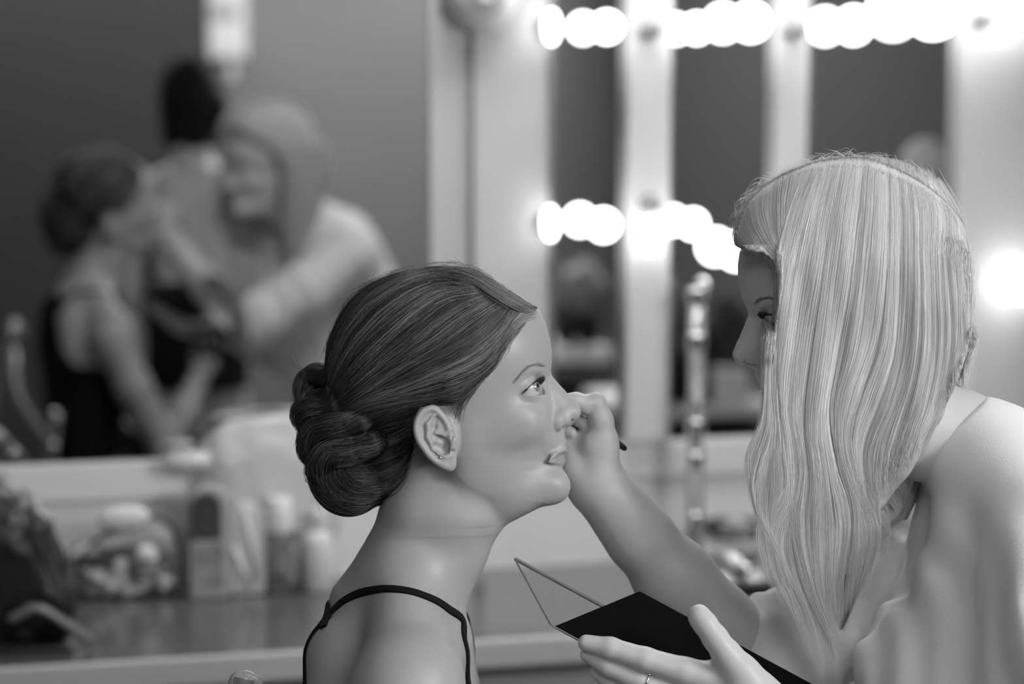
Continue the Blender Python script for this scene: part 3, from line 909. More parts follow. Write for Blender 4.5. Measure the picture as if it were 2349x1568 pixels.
def vgrid(lo, hi, h, *fns):
    G = Grid(lo, hi, h)
    for f in fns: f(G)
    v, q = G.mesh()
    return G, relax(v, q, 1, .4), q

GS, vS, qS = vgrid((1640, 780, -720), (3120, 3940, 560), 9.0, sty_body)
G1, v1, q1 = vgrid((1250, 880, -220), (1720, 1560, 20), 2.8, sty_body, hand_brush)
G2, v2, q2 = vgrid((1300, 1360, 60), (1900, 1760, 330), 3.2, sty_body, hand_palette)
def cen(v, q): return v[q].mean(1)
c = cen(vS, qS)
inbox = (c[:, 0] < 1714) & (c[:, 1] < 1554) & (c[:, 2] < 15)
inbox2 = (c[:, 0] < 1894) & (c[:, 1] < 1754) & (c[:, 1] > 1366) & (c[:, 2] > 62) & (c[:, 2] < 325)
qS = qS[~(inbox | inbox2)]
c = cen(v1, q1); q1 = q1[(c[:, 0] < 1717) & (c[:, 1] < 1557) & (c[:, 2] < 17)]
Vb, Qb, Tb = join([(V, Q[:, ::-1], tS), (vS, qS, np.ones(len(vS))), (v1, q1, np.ones(len(v1))), (v2, q2, np.ones(len(v2)))])
sbody = mesh_obj('body', FS.w(Vb), Qb[:, ::-1].copy(), M_SKIN2, stylist); set_tint(sbody, Tb)
eyes(stylist, FS, TST, gaze=(.97, .12, .1))

# ring on a finger of the near hand
mb = MB(); A = lambda x, y, z=0: ap(x, y, zP + z)
rc = A(1480, 1566, 16.5)
for k in range(1):
    ring = []
    ax = np.array((.93, .36, 0)); u = np.array((-.36, .93, 0)); w_ = np.array((0, 0, 1.))
    for i in range(41):
        a = 2 * math.pi * i / 40
        ring.append(FS.w(rc + 29.5 * (math.cos(a) * u + math.sin(a) * w_)))
    mb.tube(ring, .0011, 8, caps=False)
mb.sphere(FS.w(rc + 31 * (-.72 * u + .69 * w_)), .0028, 12, 8)
mb.build('ring', M_CHROME, stylist, smooth=True)

# --- loose top
def shirt_field():
    G = Grid((1690, 880, -560), (3080, 2450, 580), 6.0)
    G.cap((2230, 1040, 0), (2400, 1150, 0), 128, 190, 50)
    G.cap((2270, 1050, -60), SHF + (20, 20, 0), 112, 122, 60); G.cap((2270, 1040, 60), SHN, 112, 122, 60)
    G.cap((2400, 1260, 90), (2770, 1960, 60), 228, 215, 60); G.cap((2400, 1260, -90), (2770, 1960, -120), 228, 215, 60)
    G.ell((2830, 2140, -90), (300, 220, 410), 80)
    # cloth falling forward from the chest
    G.cap((2260, 1120, 95), (2160, 1560, 120), 120, 140, 60); G.cap((2260, 1120, -110), (2150, 1560, -120), 120, 140, 60)
    G.cap((2160, 1560, 0), (2330, 1900, 0), 200, 200, 60)
    # wide sleeves
    G.chain([SHF, (2080, 1360, -290), (1850, 1510, -235), (1780, 1570, -225)], [122, 150, 138, 128], 50)
    G.chain([SHN, (2410, 1560, 400), (2390, 1800, 395)], [124, 150, 140], 50)
    G.cap(SHN + (0, 80, 0), (2300, 1700, 260), 120, 130, 60)
    return G
GT = shirt_field()
X = GT.ax[0][:, None, None]; Y = GT.ax[1][None, :, None]; Z = GT.ax[2][None, None, :]
# folds that run down the cloth
fold = (6.5 * np.sin((X * .86 - Y * .30 + Z * .25) * .060 + 1.4 * np.sin(Y * .011 + Z * .01)) + 3.5 * np.sin((X * .6 - Y * .12 - Z * .5) * .105 + 1.1 * np.sin(Y * .017)))
fold = fold * sstep(1080, 1300, Y + 0 * X + 0 * Z)
GT.F = (GT.F + fold).astype(np.float32)
# opening: neckline plane facing forward and down, cuffs, hem
neck_in = poly_sdf([(2168, 940), (2147, 990), (2118, 1062), (2085, 1142), (2052, 1222), (2016, 1308), (1984, 1380), (1955, 1440), (1944, 1462), (1925, 1425), (1900, 1300), (1900, 900), (2120, 880)], GT.ax[0], GT.ax[1])[:, :, None]
lim = np.abs(Z) - 190
cut = smax(-neck_in + 0 * Z, -lim + 0 * X + 0 * Y, 1) if False else None
reg = np.maximum(-np.maximum(neck_in + 0 * Z, (-Z - 175) + 0 * X), -1e3)          # remove what lies inside the opening
backline = -((X - 2175) * .80 + (Y - 925) * -.60 + 0 * Z)                          # collar behind the neck
backline = np.where(np.abs(Z) < 150, (2262 - X) * .62 + (905 - Y) * .78, -40) + 0 * X
cuffF = np.where(Z < -60, ((1728 - X) * .80 + (1560 - Y) * -.0 + (Y - 1560) * .12), -40)
cuffN = np.where((Z > 190) & (Y > 1600), Y - 1800 + 0 * X, -40)
inner = smax(GT.F, -(GT.F + 20), 2)
K2 = Grid.__new__(Grid); K2.lo, K2.h, K2.n, K2.ax = GT.lo, GT.h, GT.n, GT.ax
K2.F = smax(inner, np.maximum(np.maximum(reg, backline), np.maximum(np.maximum(cuffF, cuffN), (Y - 2300) + 0 * X + 0 * Z)).astype(np.float32), 3).astype(np.float32)
v, q = K2.mesh(); v = relax(v, q, 2, .5)
mesh_obj('blouse', FS.w(v), q[:, ::-1].copy(), M_SHIRT, stylist)
garment('trousers', GS, lambda X, Y, Z: np.maximum(np.maximum(2180 - Y, Y - 3700), np.where(X < 2400, 60, -60)), mat('dark_trousers', .02, .9, spec=.2), stylist, FS, 12)

# --- hair
HS = [(1691, 512), (1700, 480), (1720, 450), (1750, 420), (1790, 396), (1850, 373), (1920, 360), (2000, 357), (2060, 367), (2120, 396), (2170, 432), (2202, 482), (2220, 540), (2233, 600), (2238, 680), (2232, 750),
      (2212, 820), (2188, 880), (2160, 945), (2140, 1000), (2085, 1085), (2030, 1160), (1970, 1205), (1915, 1195), (1870, 1130), (1828, 1060), (1790, 980), (1775, 880), (1772, 800), (1778, 700),
      (1782, 640), (1770, 600), (1742, 583), (1705, 574), (1686, 562), (1683, 545)]
HSF = [(1700, 500), (1720, 450), (1750, 420), (1790, 396), (1850, 373), (1920, 360), (2000, 357), (2060, 367), (2120, 396), (2170, 432), (2202, 482), (2220, 540), (2233, 600), (2238, 680), (2232, 750),
       (2212, 820), (2205, 900), (2190, 1000), (2150, 1120), (2100, 1200), (2040, 1200), (2000, 1080), (1985, 950), (1975, 820), (1950, 700), (1900, 610), (1820, 560), (1750, 530)]
GL = Grid((1660, 330, -240), (2270, 1500, 250), 4.0)
fx, fy = GL.ax[0], GL.ax[1]
X = GL.ax[0][:, None, None]; Y = GL.ax[1][None, :, None]; Z = GL.ax[2][None, None, :]
Sn = poly_sdf(HS, fx, fy)[:, :, None]; Sf = poly_sdf(HSF, fx, fy)[:, :, None]
bl = sstep(-40, 10, Z)
Sn3 = np.empty(tuple(GL.n), np.float32)
for q_, z_ in enumerate(GL.ax[2]):                                          # the outline as seen from the camera's distance
    k_ = 1 / (1 - z_ * FS.s / FS.d0)
    ix = np.clip((CX + (fx - CX) * k_ - fx[0]) / GL.h, 0, len(fx) - 1.001); iy = np.clip((CY + (fy - CY) * k_ - fy[0]) / GL.h, 0, len(fy) - 1.001)
    i0 = ix.astype(int); j0 = iy.astype(int); u_ = (ix - i0)[:, None]; v_ = (iy - j0)[None, :]; S_ = Sn[:, :, 0]
    Sn3[:, :, q_] = S_[np.ix_(i0, j0)] * (1 - u_) * (1 - v_) + S_[np.ix_(i0 + 1, j0)] * u_ * (1 - v_) + S_[np.ix_(i0, j0 + 1)] * (1 - u_) * v_ + S_[np.ix_(i0 + 1, j0 + 1)] * u_ * v_
S2 = Sf * (1 - bl) + Sn3 * bl
GL.ell((1935, 625, 0), (262, 262, 196), 30)
GL.ell((1800, 560, 0), (128, 130, 150), 50)
GL.ell((2050, 640, 0), (188, 220, 180), 40)
def zc(y): return np.interp(y, [300, 600, 700, 900, 1100, 1300, 1500], [150, 186, 190, 184, 168, 142, 118])
for sg in (1, -1):
    zz = sg * Z - (zc(GL.ax[1])[None, :, None] - 24)
    sheet = np.abs(zz) - 24 + 0 * X
    sheet = smax(sheet.astype(np.float32), (560 - Y + 0 * X + 0 * Z).astype(np.float32), 60)
    if sg > 0: sheet = np.maximum(sheet, -Z + 0 * X + 0 * Y)
    else: sheet = np.maximum(sheet, Z + 0 * X + 0 * Y)
    GL.F = smin(GL.F, sheet.astype(np.float32), 30)
GL.cap((2120, 720, 90), (2060, 1080, 110), 96, 70, 40); GL.cap((2120, 720, -90), (2110, 1020, -90), 96, 80, 40); GL.cap((2140, 720, 0), (2130, 860, 0), 70, 40, 40)
GL.F = smax(GL.F, S2 + 0 * Z, 16).astype(np.float32)
# soft vertical locks
GL.F += (2.6 * np.sin(X * .085 + 1.6 * np.sin(Y * .006) + Z * .03) * sstep(380, 700, Y)).astype(np.float32)
v, q = GL.mesh(); v = relax(v, q, 2, .5)
shair = mesh_obj('hair', FS.w(v), q[:, ::-1].copy(), M_HAIRLB, stylist)
HLn = height(GL); HLf = height(GL, True)
MAIN = [
 [(1862, 371), (1822, 450), (1787, 570), (1766, 700), (1757, 850), (1748, 960), (1716, 1040), (1728, 1130), (1752, 1190), (1742, 1260)],
 [(1872, 369), (1836, 455), (1800, 585), (1776, 730), (1765, 880), (1768, 1000), (1738, 1100), (1742, 1190), (1800, 1300), (1860, 1430), (1890, 1568)],
 [(1888, 366), (1856, 460), (1822, 600), (1797, 760), (1786, 900), (1800, 1020), (1806, 1120), (1750, 1180), (1745, 1270), (1810, 1400)],
 [(1915, 361), (1890, 470), (1862, 640), (1835, 800), (1820, 950), (1838, 1080), (1822, 1200), (1850, 1340), (1905, 1480), (1920, 1560)],
 [(1950, 358), (1930, 480), (1906, 660), (1882, 830), (1863, 980), (1880, 1120), (1872, 1250), (1880, 1380), (1925, 1480)],
 [(1985, 357), (1975, 480), (1956, 660), (1928, 820), (1908, 940), (1925, 1060), (1965, 1180), (1940, 1320), (1930, 1440)],
 [(2020, 359), (2020, 480), (2010, 640), (1990, 780), (1948, 900), (1930, 1000), (1962, 1110), (2000, 1220), (1970, 1360)],
 [(2060, 368), (2070, 480), (2075, 640), (2065, 800), (2032, 920), (1990, 1030), (1994, 1130), (2018, 1230), (1985, 1360)],
 [(2100, 386), (2120, 490), (2130, 650), (2130, 800), (2105, 930), (2062, 1050), (2040, 1170), (2005, 1300)],
 [(2140, 411), (2170, 510), (2185, 650), (2190, 790), (2165, 910), (2112, 1030), (2070, 1150), (2025, 1260)],
 [(2140, 411), (2185, 490), (2212, 600), (2216, 740), (2195, 850), (2155, 960), (2110, 1070), (2050, 1190)],
 [(2158, 425), (2205, 510), (2231, 610), (2236, 690), (2226, 780), (2195, 880), (2152, 985), (2098, 1100), (2045, 1220)]]
_UNUSED = [[(2176, 440), (2210, 540), (2229, 660), (2224, 780), (2190, 885), (2150, 985), (2098, 1100), (2045, 1220)]]
FRNG = [[(1690, 520), (1694, 548), (1720, 572), (1765, 605), (1782, 660), (1776, 760), (1768, 880)],
        [(1704, 480), (1712, 525), (1742, 565), (1785, 610), (1796, 690), (1785, 800), (1780, 930)],
        [(1735, 435), (1742, 500), (1768, 560), (1800, 625), (1806, 720), (1795, 850), (1800, 980)],
        [(1790, 398), (1782, 470), (1790, 560), (1812, 650), (1816, 760), (1808, 900), (1822, 1010)],
        [(1850, 374), (1830, 460), (1815, 570), (1820, 680), (1826, 800), (1820, 920), (1840, 1030)]]
BACKF = [[(1720, 452), (1780, 520), (1880, 590), (1970, 690), (2010, 830), (2030, 980), (2060, 1120)],
         [(1790, 398), (1860, 470), (1950, 580), (2010, 700), (2050, 850), (2080, 1000), (2090, 1150)],
         [(1880, 366), (1950, 460), (2030, 590), (2080, 730), (2110, 880), (2130, 1010), (2130, 1120)],
         [(2000, 358), (2060, 460), (2120, 600), (2160, 750), (2175, 900), (2180, 1000), (2150, 1110)],
         [(2120, 397), (2170, 490), (2212, 620), (2225, 750), (2215, 860), (2195, 980), (2160, 1090)]]
KS = 34
def locks(guides, n, seed, side, H, jit=4., per=46, amp=7., zoff=0., lift=9.):
    r = np.random.default_rng(seed); Gs = np.array([spline(g, 100) for g in guides]); m = len(guides) - 1
    nl = max(6, n // per); out = []; sh = []
    lu = r.uniform(0, m, nl); lph = r.uniform(0, 6.28, nl); la = r.uniform(.3, 1, nl) * amp; lsh = r.uniform(.15, 1, nl); lz = r.uniform(0, lift, nl); lw = r.uniform(.5, 1.6, nl)
    for i in range(n):
        L = r.integers(nl); u = np.clip(lu[L] + r.normal(0, .035), 0, m - 1e-3); a = int(u); t = u - a
        C = Gs[a] * (1 - t) + Gs[a + 1] * t
        s0 = r.uniform(0, .012) if r.random() < .72 else r.uniform(0, .5)
        s1 = r.uniform(.72, 1) if r.random() < .75 else r.uniform(.4, .9)
        s1 = max(s1, s0 + .3); s1 = min(s1, 1.)
        ss = s0 + (s1 - s0) * np.linspace(0, 1, KS) ** 1.5; q = ss * 99
        xx = np.interp(q, np.arange(100), C[:, 0]); yy = np.interp(q, np.arange(100), C[:, 1])
        g = ss ** 1.3
        if side > 0: xx = xx - 15 * sstep(2040, 2230, xx) * sstep(480, 580, yy)
        off = la[L] * np.sin(ss * 8 + lph[L]) * g + r.normal(0, jit) * lw[L] * (1.0 - .35 * np.sin(np.clip(ss, 0, 1) * 3.1)) + 1.1 * np.sin(ss * 23 + r.uniform(0, 6)) * g
        dx = np.gradient(xx); dy = np.gradient(yy); d = np.hypot(dx, dy) + 1e-6
        xx = xx - dy / d * off; yy = yy + dx / d * off
        z = samp(H, GL, xx, yy)
        if side > 0:
            zg = np.where(np.isnan(z), np.where((yy < 760) | (xx > 2020), 0, zc(yy) - 2), z); kk = 1 - zg * FS.s / FS.d0
            xx = CX + (xx - CX) * kk; yy = CY + (yy - CY) * kk; z = samp(H, GL, xx, yy)
        z = np.where(np.isnan(z) & ((yy < 760) | (xx > 2020)), 2., z)
        zb = zc(yy) - 2 + 12 * np.sin(ss * 6 + lph[L]) * sstep(1180, 1320, yy)
        z = np.where(np.isnan(z), zb if side > 0 else zb - 60, z * side)
        # keep the strand continuous where the mass ends
        z = np.where(yy > 950, np.convolve(np.pad(z, 2, 'edge'), np.ones(5) / 5, 'valid'), z)
        z = z + lz[L] * np.sin(np.pi * np.clip(ss * 1.1, 0, 1)) + r.uniform(.5, 4) + zoff
        out.append(np.stack([xx, yy, z * side], 1)); sh.append(np.clip(lsh[L] + r.normal(0, .10), 0, 1))
    return out, sh
SO, SS = [], []
for a, b in (locks(MAIN, 19000, 3, 1, HLn), locks(FRNG, 2600, 4, 1, HLn, jit=4, amp=3, lift=4), locks(BACKF, 8000, 6, -1, HLf, jit=7),
             locks(MAIN[:6], 900, 8, 1, HLn, jit=5, amp=22, per=22, lift=10)):
    SO += a; SS += b
hs = spline(HS[:20], 200)
for i in range(230):                                                     # flyaways catching the lamps
    j = int(rng.integers(0, 196)) if rng.random() < .45 else int(rng.integers(0, 70)); c = hs[j]; tn = hs[j + 3] - hs[j]; tn = tn / np.linalg.norm(tn); nn = np.array((tn[1], -tn[0]))
    l = rng.uniform(16, 52); h = rng.uniform(2, 15) * (1.1 if j < 70 else .5); s = np.linspace(0, 1, KS); sg = 1 if rng.random() < .6 else -1
    f = rng.uniform(1.2, 2.6)
    x = c[0] - nn[0] * 4 + sg * tn[0] * l * s + nn[0] * h * np.sin(s * f) * 1.3; y = c[1] - nn[1] * 4 + sg * tn[1] * l * s + nn[1] * h * np.sin(s * f) * 1.3
    SO.append(np.stack([x, y, rng.uniform(-40, 50) + 6 * s], 1)); SS.append(.8)
SO = np.array(SO)
hair_obj('hair_strands', FS.w(SO), rng.uniform(.00008, .00017, len(SO)), SS, M_HAIRL, shair, taper=.2)
short_hairs(stylist, FS, TST, height(GK), GK)

# --- brush in the far hand
brush = empty('makeup_brush', FS.w(np.array((1442, 1036, -112))), 'thin dark makeup brush held against the seated woman\'s far eye', 'makeup brush')
b0 = np.array((1442, 1036, -118.)); b1 = np.array((1262, 902, -88.)); d = b1 - b0
mb = MB(); mb.tube([FS.w(b0 + d * t) for t in (0, .015, .05, .2, .5, .74)], [.0012, .0026, .0031, .0031, .0026, .0020], 16); mb.build('handle', mat('brush_black', .012, .3), brush, smooth=True)
mb = MB(); mb.tube([FS.w(b0 + d * t) for t in (.74, .75, .86, .9)], [.0021, .0023, .0022, .0018], 16); mb.build('ferrule', M_CHROME, brush, smooth=True)
mb = MB(); mb.tube([FS.w(b0 + d * t) for t in (.9, .94, .98, 1.0)], [.0018, .0026, .0018, .0004], 16); mb.build('bristles', mat('bristle', .06, .8), brush, smooth=True)

# --- open makeup palette in the near hand
C0 = ap(1263, 1432, 100); Dv = ap(1462, 1350, 40) - C0; A0 = ap(1181, 1281, -110) - C0; Lv = ap(1885, 1770, 200) - C0
Lv = Lv * 1.0
def slab(o, u, v, t, nrm=None):
    n = np.cross(u, v); n /= np.linalg.norm(n); P = []
    for k in (0, 1):
        for a, b in ((0, 0), (1, 0), (1, 1), (0, 1)): P.append(o + u * a + v * b + n * t * k)
    return P, [(0, 1, 2, 3), (7, 6, 5, 4), (0, 4, 5, 1), (1, 5, 6, 2), (2, 6, 7, 3), (3, 7, 4, 0)]
pal = empty('makeup_palette', FS.w(C0), 'black open makeup palette with a clear lid, held in the blonde woman\'s near hand', 'makeup palette')
M_PAL = mat('palette_black', .004, .85, spec=.08)
P, F = slab(C0 + np.array((6, 3, 0)), Lv, Dv, 14); mb = MB(); mb.add([FS.w(p) for p in P], F); mb.build('base', M_PAL, pal, bevel=.0025, seg=3)
mb = MB()
rim = [C0, C0 + A0, C0 + A0 + Lv, C0 + Lv]
for i in range(4):
    a, b_ = rim[i], rim[(i + 1) % 4]
    mb.tube([FS.w(a), FS.w(b_)], .0019 if i == 1 else .0009, 8)
mb.build('lid_rim', mat('rim_grey', .14, .3), pal)
P, F = slab(C0, A0, Lv, 2.0); mb = MB(); mb.add([FS.w(p) for p in P], F)
mb.build('lid', mat('clear_plastic', .95, .02, trans=1., ior=1.02, spec=.3), pal)
# ------------------------------------------------------------------ the dressing room
AL = math.radians(14.5)
W0 = np.array((-.496, 4.07, 0.)); WT = np.array((math.cos(AL), math.sin(AL), 0.)); WN = np.array((math.sin(AL), -math.cos(AL), 0.)); ZZ = np.array((0, 0, 1.))
def wp(t, h, z): return W0 + WT * t + WN * h + ZZ * z
def hit(px, py, h=0.):
    """where the line of sight through px,py meets the plane h in front of the mirror wall: (t, z)"""
    d = pw(px, py, 1.) - CAM; o = CAM - W0
    k = (h - o @ WN) / (d @ WN); P = o + d * k
    return float(P @ WT), float(P[2])
def onto(px, py, z=.73):
    d = pw(px, py, 1.) - CAM; return CAM + d * (z - CAM[2]) / d[2]
def wcoord(P): q = np.asarray(P) - W0; return float(q @ WT), float(q @ WN), float(q[2])
def refl(px, py, depth):
    """the real place of what is seen at px,py in the mirror at that depth"""
    P = pw(px, py, depth); hh = (P - W0) @ WN
    return P - 2 * hh * WN
WM = np.array((WT, WN, ZZ)).T                                        # columns: along, out, up
def wbox(mb, t0, t1, h0, h1, z0, z1):
    return mb.box(wp((t0 + t1) / 2, (h0 + h1) / 2, (z0 + z1) / 2), (abs(t1 - t0), abs(h1 - h0), abs(z1 - z0)), WM)
def struct(o): o['kind'] = 'structure'; return o

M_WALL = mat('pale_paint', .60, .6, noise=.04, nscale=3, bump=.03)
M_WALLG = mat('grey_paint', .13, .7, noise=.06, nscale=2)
M_CEIL = mat('ceiling_paint', .55, .8); M_FLOOR = mat('floor_tile', .16, .5, noise=.2, nscale=6)
M_MIRROR = mat('mirror_silver', .93, .0, metal=1.)
M_MIRE = mat('mirror_edge', .75, .15, metal=.9)
TL, TR, HF, HC = -2.5, 2.35, 5.6, 2.6
mb = MB(); wbox(mb, TL, TR, -.12, 0, 0, HC); struct(mb.build('wall_back', M_WALL))
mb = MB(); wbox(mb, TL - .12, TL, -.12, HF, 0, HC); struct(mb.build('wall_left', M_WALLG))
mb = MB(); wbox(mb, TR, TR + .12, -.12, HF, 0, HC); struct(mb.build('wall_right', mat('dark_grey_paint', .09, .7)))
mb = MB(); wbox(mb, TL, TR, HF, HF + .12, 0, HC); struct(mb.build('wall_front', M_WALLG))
mb = MB(); wbox(mb, TL, TR, 0, HF, -.1, 0); struct(mb.build('floor', M_FLOOR))
mb = MB(); wbox(mb, TL, TR, 0, HF, HC, HC + .1); struct(mb.build('ceiling', M_CEIL))

# backsplash, ledge under the mirrors
ZM = .933
mb = MB(); wbox(mb, TL, TR, 0, .012, .73, .868); struct(mb.build('trim_1', mat('splash_board', .88, .45, noise=.04, nscale=5)))
mb = MB(); wbox(mb, TL, TR, 0, .020, .872, ZM); struct(mb.build('trim_2', mat('ledge_board', .84, .4), bevel=.003))

# mirrors
def mirror(px0, px1, label, z1=2.15, t0=None, t1=None):
    t0 = hit(px0, 600, .01)[0] if t0 is None else t0; t1 = hit(px1, 600, .01)[0] if t1 is None else t1
    m = empty('wall_mirror', wp((t0 + t1) / 2, 0, ZM), label, 'mirror', 'mirrors on the dressing room wall')
    mb = MB(); wbox(mb, t0, t1, .001, .006, ZM + .001, z1); mb.build('mirror_glass', M_MIRROR, m)
    for a in (t0, t1):
        mb = MB(); wbox(mb, a - .003, a + .003, .001, .0085, ZM + .001, z1); mb.build('edge_strip', M_MIRE, m)
    return t0, t1
mirror(0, 986, 'wide wall mirror showing the women from the other side, left of the cord', t0=-1.6)
mirror(1268, 1432, 'narrow wall mirror just behind the seated woman\'s forehead')
mirror(1538, 1772, 'wall mirror above the tall clear tube, between two pale bulb posts')
mirror(1852, 2188, 'wall mirror behind the blonde woman\'s head')

# posts with bulbs
M_POST = mat('post_paint', .74, .5)
M_BULB = mat('lit_bulb', 1., .3, emit=6.); M_BASE = mat('bulb_base', .35, .4, metal=.6)
def post(px0, px1, label, t1=None):
    t0 = hit(px0, 600, .03)[0]; t1 = t1 or hit(px1, 600, .03)[0]
    o = empty('mirror_post', wp((t0 + t1) / 2, 0, ZM), label, 'post', 'pale posts between the mirrors')
    mb = MB(); wbox(mb, t0 + .002, t1 - .002, .006, .034, ZM + .001, 2.3); mb.build('upright', M_POST, o, bevel=.004)
    return o, (t0 + t1) / 2
p1, _ = post(1434, 1537, 'slim pale post between the narrow mirror and the mirror by the clear tube')
p2, _ = post(1774, 1850, 'bright pale post just above the front of the blonde hair')
p3, _ = post(2192, 2420, 'broad bright post at the edge of the picture behind the blonde woman')
def knob(par, px, py, hh=.05):
    t, z = hit(px, py, .034)
    mb = MB(); mb.lathe(wp(t, .034, z), [(.016, 0), (.016, .004), (.010, .008), (.009, hh), (.005, hh + .004)], 20, axis=WN); mb.build('socket', mat('socket_grey', .30, .5), par, smooth=True)
knob(p1, 1486, 70); knob(p1, 1486, 466); knob(p2, 1815, 70); knob(p3, 2248, 45)
def bulb(px, py, r, label, h=.075, e=None, side=0):
    t, z = hit(px, py, h)
    o = empty('light_bulb', wp(t, .0, z), label, 'light bulb', 'round bulbs beside the mirrors')
    mb = MB()
    mb.sphere(wp(t, h, z), (r, r, r), 32, 20, WM); g = mb.build('globe', M_BULB, o, smooth=True)
    mb = MB(); mb.lathe(wp(t, .0062, z), [(.020, 0), (.020, .012), (.013, .016), (.013, h - r * .9)], 20, axis=WN)
    mb.build('base', M_BASE, o, smooth=True)
BL = [(1266, 62, .014, 'small slim bulb at the top edge of the narrow mirror', .03, 2.), (1263, 512, .014, 'small slim bulb at the edge of the narrow mirror, straight above the forehead', .03, 2.),
      (1392, 62, .025, 'upper round bulb on the narrow mirror', .075, 1.), (1384, 516, .026, 'lower round bulb on the narrow mirror', .075, 1.),
      (1598, 65, .024, 'upper bulb just past the slim post', .06, 1.), (1590, 514, .024, 'lower bulb just past the slim post', .06, 1.), (1494, 540, .013, 'slim bulb on the face of the slim post', .06, 2.4),
      (1722, 50, .031, 'upper bulb left of the bright post', .075, 1.), (1690, 576, .030, 'lower bulb beside the blonde woman\'s fringe', .06, 1.),
      (1958, 58, .030, 'upper bulb above the blonde hair', .07, 1.), (2140, 26, .044, 'largest bulb at the top beside the broad post', .09, 1.), (2345, 652, .030, 'bulb at the edge of the picture behind the blonde woman\'s nape', .08, 1.),
      (2335, 10, .04, 'bulb at the top of the broad post', .09, 1.)]
def bulb(px, py, r, label, h, el):
    t, z = hit(px, py, h)
    o = empty('light_bulb', wp(t, .0, z), label, 'light bulb', 'round bulbs beside the mirrors')
    mb = MB(); mb.sphere(wp(t, h, z), (r, r, r * el), 32, 20, WM); mb.build('globe', M_BULB, o, smooth=True)
    h0 = .0062 if h < .05 or not (1434 < px < 1537 or px > 2192) else .0345
    mb = MB(); mb.lathe(wp(t, h0, z), [(.016, 0), (.016, .008), (.010, .011), (.010, max(h - r * .9 - h0, .012))], 20, axis=WN)
    mb.build('base', M_BASE, o, smooth=True)
for b in BL: bulb(*b)

# counter
M_TOP = mat('counter_laminate', .12, .16, spec=1., noise=.05, nscale=8)
c = empty('counter', wp(0, .26, .70), 'long grey dressing counter running along the wall under the mirrors', 'counter')
mb = MB(); wbox(mb, TL + .002, TR - .002, .013, .515, .695, .73); mb.build('worktop', M_TOP, c)
mb = MB(); wbox(mb, TL + .002, TR - .002, .516, .530, .690, .7315); mb.build('edge_trim', mat('trim_light', .62, .35), c, bevel=.004)
mb = MB(); wbox(mb, TL + .002, TR - .002, .44, .47, .56, .694); mb.build('apron', mat('apron_grey', .34, .5), c)
for t in (-2.2, -.9, .9, 2.1):
    mb = MB(); wbox(mb, t - .02, t + .02, .03, .43, 0, .694); mb.build('support_panel', mat('panel_grey', .3, .5), c)

# cord and the round fitting it hangs from
t0, z0 = hit(1083, 60, .012); t1, z1 = hit(1098, 640, .012)
cord = empty('hanging_cord', wp(t0, .01, z0), 'grey cord hanging down the pale wall panel from the round fitting', 'cord')
pts = []
for k in range(30):
    u = k / 29; pts.append(wp(t0 + (t1 - t0) * u ** 1.3 - .004 * math.sin(u * 3), .012 + .003 * math.sin(u * 7), z0 + .02 + (.76 - z0) * u))
mb = MB(); mb.tube(pts, .0042, 10); mb.build('cable', mat('cord_grey', .22, .6), cord, smooth=True)
mb = MB(); mb.tube([pts[-1] + ZZ * .0, pts[-1] - ZZ * .022], .009, 12); mb.build('cord_end', mat('cord_end', .15, .6), cord, smooth=True)
tf, zf = hit(1118, -18, .06)
fit = empty('wall_fitting', wp(tf, 0, zf), 'pale round ribbed fitting at the top of the wall panel', 'wall fitting')
mb = MB(); mb.lathe(wp(tf, .001, zf), [(.060, 0), (.064, .01), (.060, .028), (.046, .045), (.028, .055), (.010, .058)], 40, axis=WN); mb.build('dome', mat('cream_plastic', .85, .4), fit, smooth=True)
mb = MB()
for k in range(14):
    a = 2 * math.pi * k / 14; P = []
    for u in np.linspace(0, 1, 8):
        r = .062 - .05 * u; P.append(wp(tf + r * math.cos(a + u * .6), .010 + .052 * math.sin(u * 1.5), zf + r * math.sin(a + u * .6)))
    mb.tube(P, .0035, 6)
mb.build('ribs', mat('cream_rib', .62, .4), fit, smooth=True)

# ------------------------------------------------------------------ things on the counter
M_GLASS = mat('clear_glass', .97, .03, trans=1., ior=1.45)
M_FILM = mat('clear_film', .85, .3, trans=.30, ior=1.05, spec=.6)
def local(px, py, h=None):
    """counter point seen at px,py"""
    return wcoord(onto(px, py))
def stand(name, px, py, label, cat, group=None):
    t, h, z = local(px, py); h = min(max(h, .03), .50)
    return empty(name, wp(t, h, .7305), label, cat, group), t, h

# tall clear tube with its foot, by the mirror
o, t, h = stand('tube_stand', 1604, 1330, 'tall upright clear shiny tube on the counter in front of the mirror', 'stand')
h = .10
t = hit(1597, 900, h)[0]; zt = hit(1597, 640, h)[1]; o.location = Vector(wp(t, h, .7305))
mb = MB(); mb.lathe(wp(t, h, .762), [(.0135, 0), (.0135, zt - .80)], 24, axis=ZZ); mb.build('tube', mat('tube_glass', .92, .06, trans=.75, ior=1.5, spec=.9, coat=.6), o, smooth=True)
mb = MB()
for zz in (zt - .040, zt - .115, .955, .90, .80):
    mb = MB(); mb.lathe(wp(t, h, zz), [(.0145, 0), (.0155, .004), (.0155, .022), (.0145, .026)], 24, axis=ZZ); mb.build('collar', M_CHROME, o, smooth=True)
mb = MB(); mb.tube(spline([wp(t, h, zt - .045), wp(t, h, zt - .01), wp(t + .006, h + .01, zt), wp(t + .01, h + .02, zt - .008), wp(t + .008, h + .02, zt - .02)], 24), .0048, 10); mb.build('hook', M_CHROME, o, smooth=True)
mb = MB(); mb.lathe(wp(t, h, .7305), [(.045, 0), (.045, .006), (.018, .012), (.015, .034)], 32, axis=ZZ); mb.build('foot', M_CHROME, o, smooth=True)
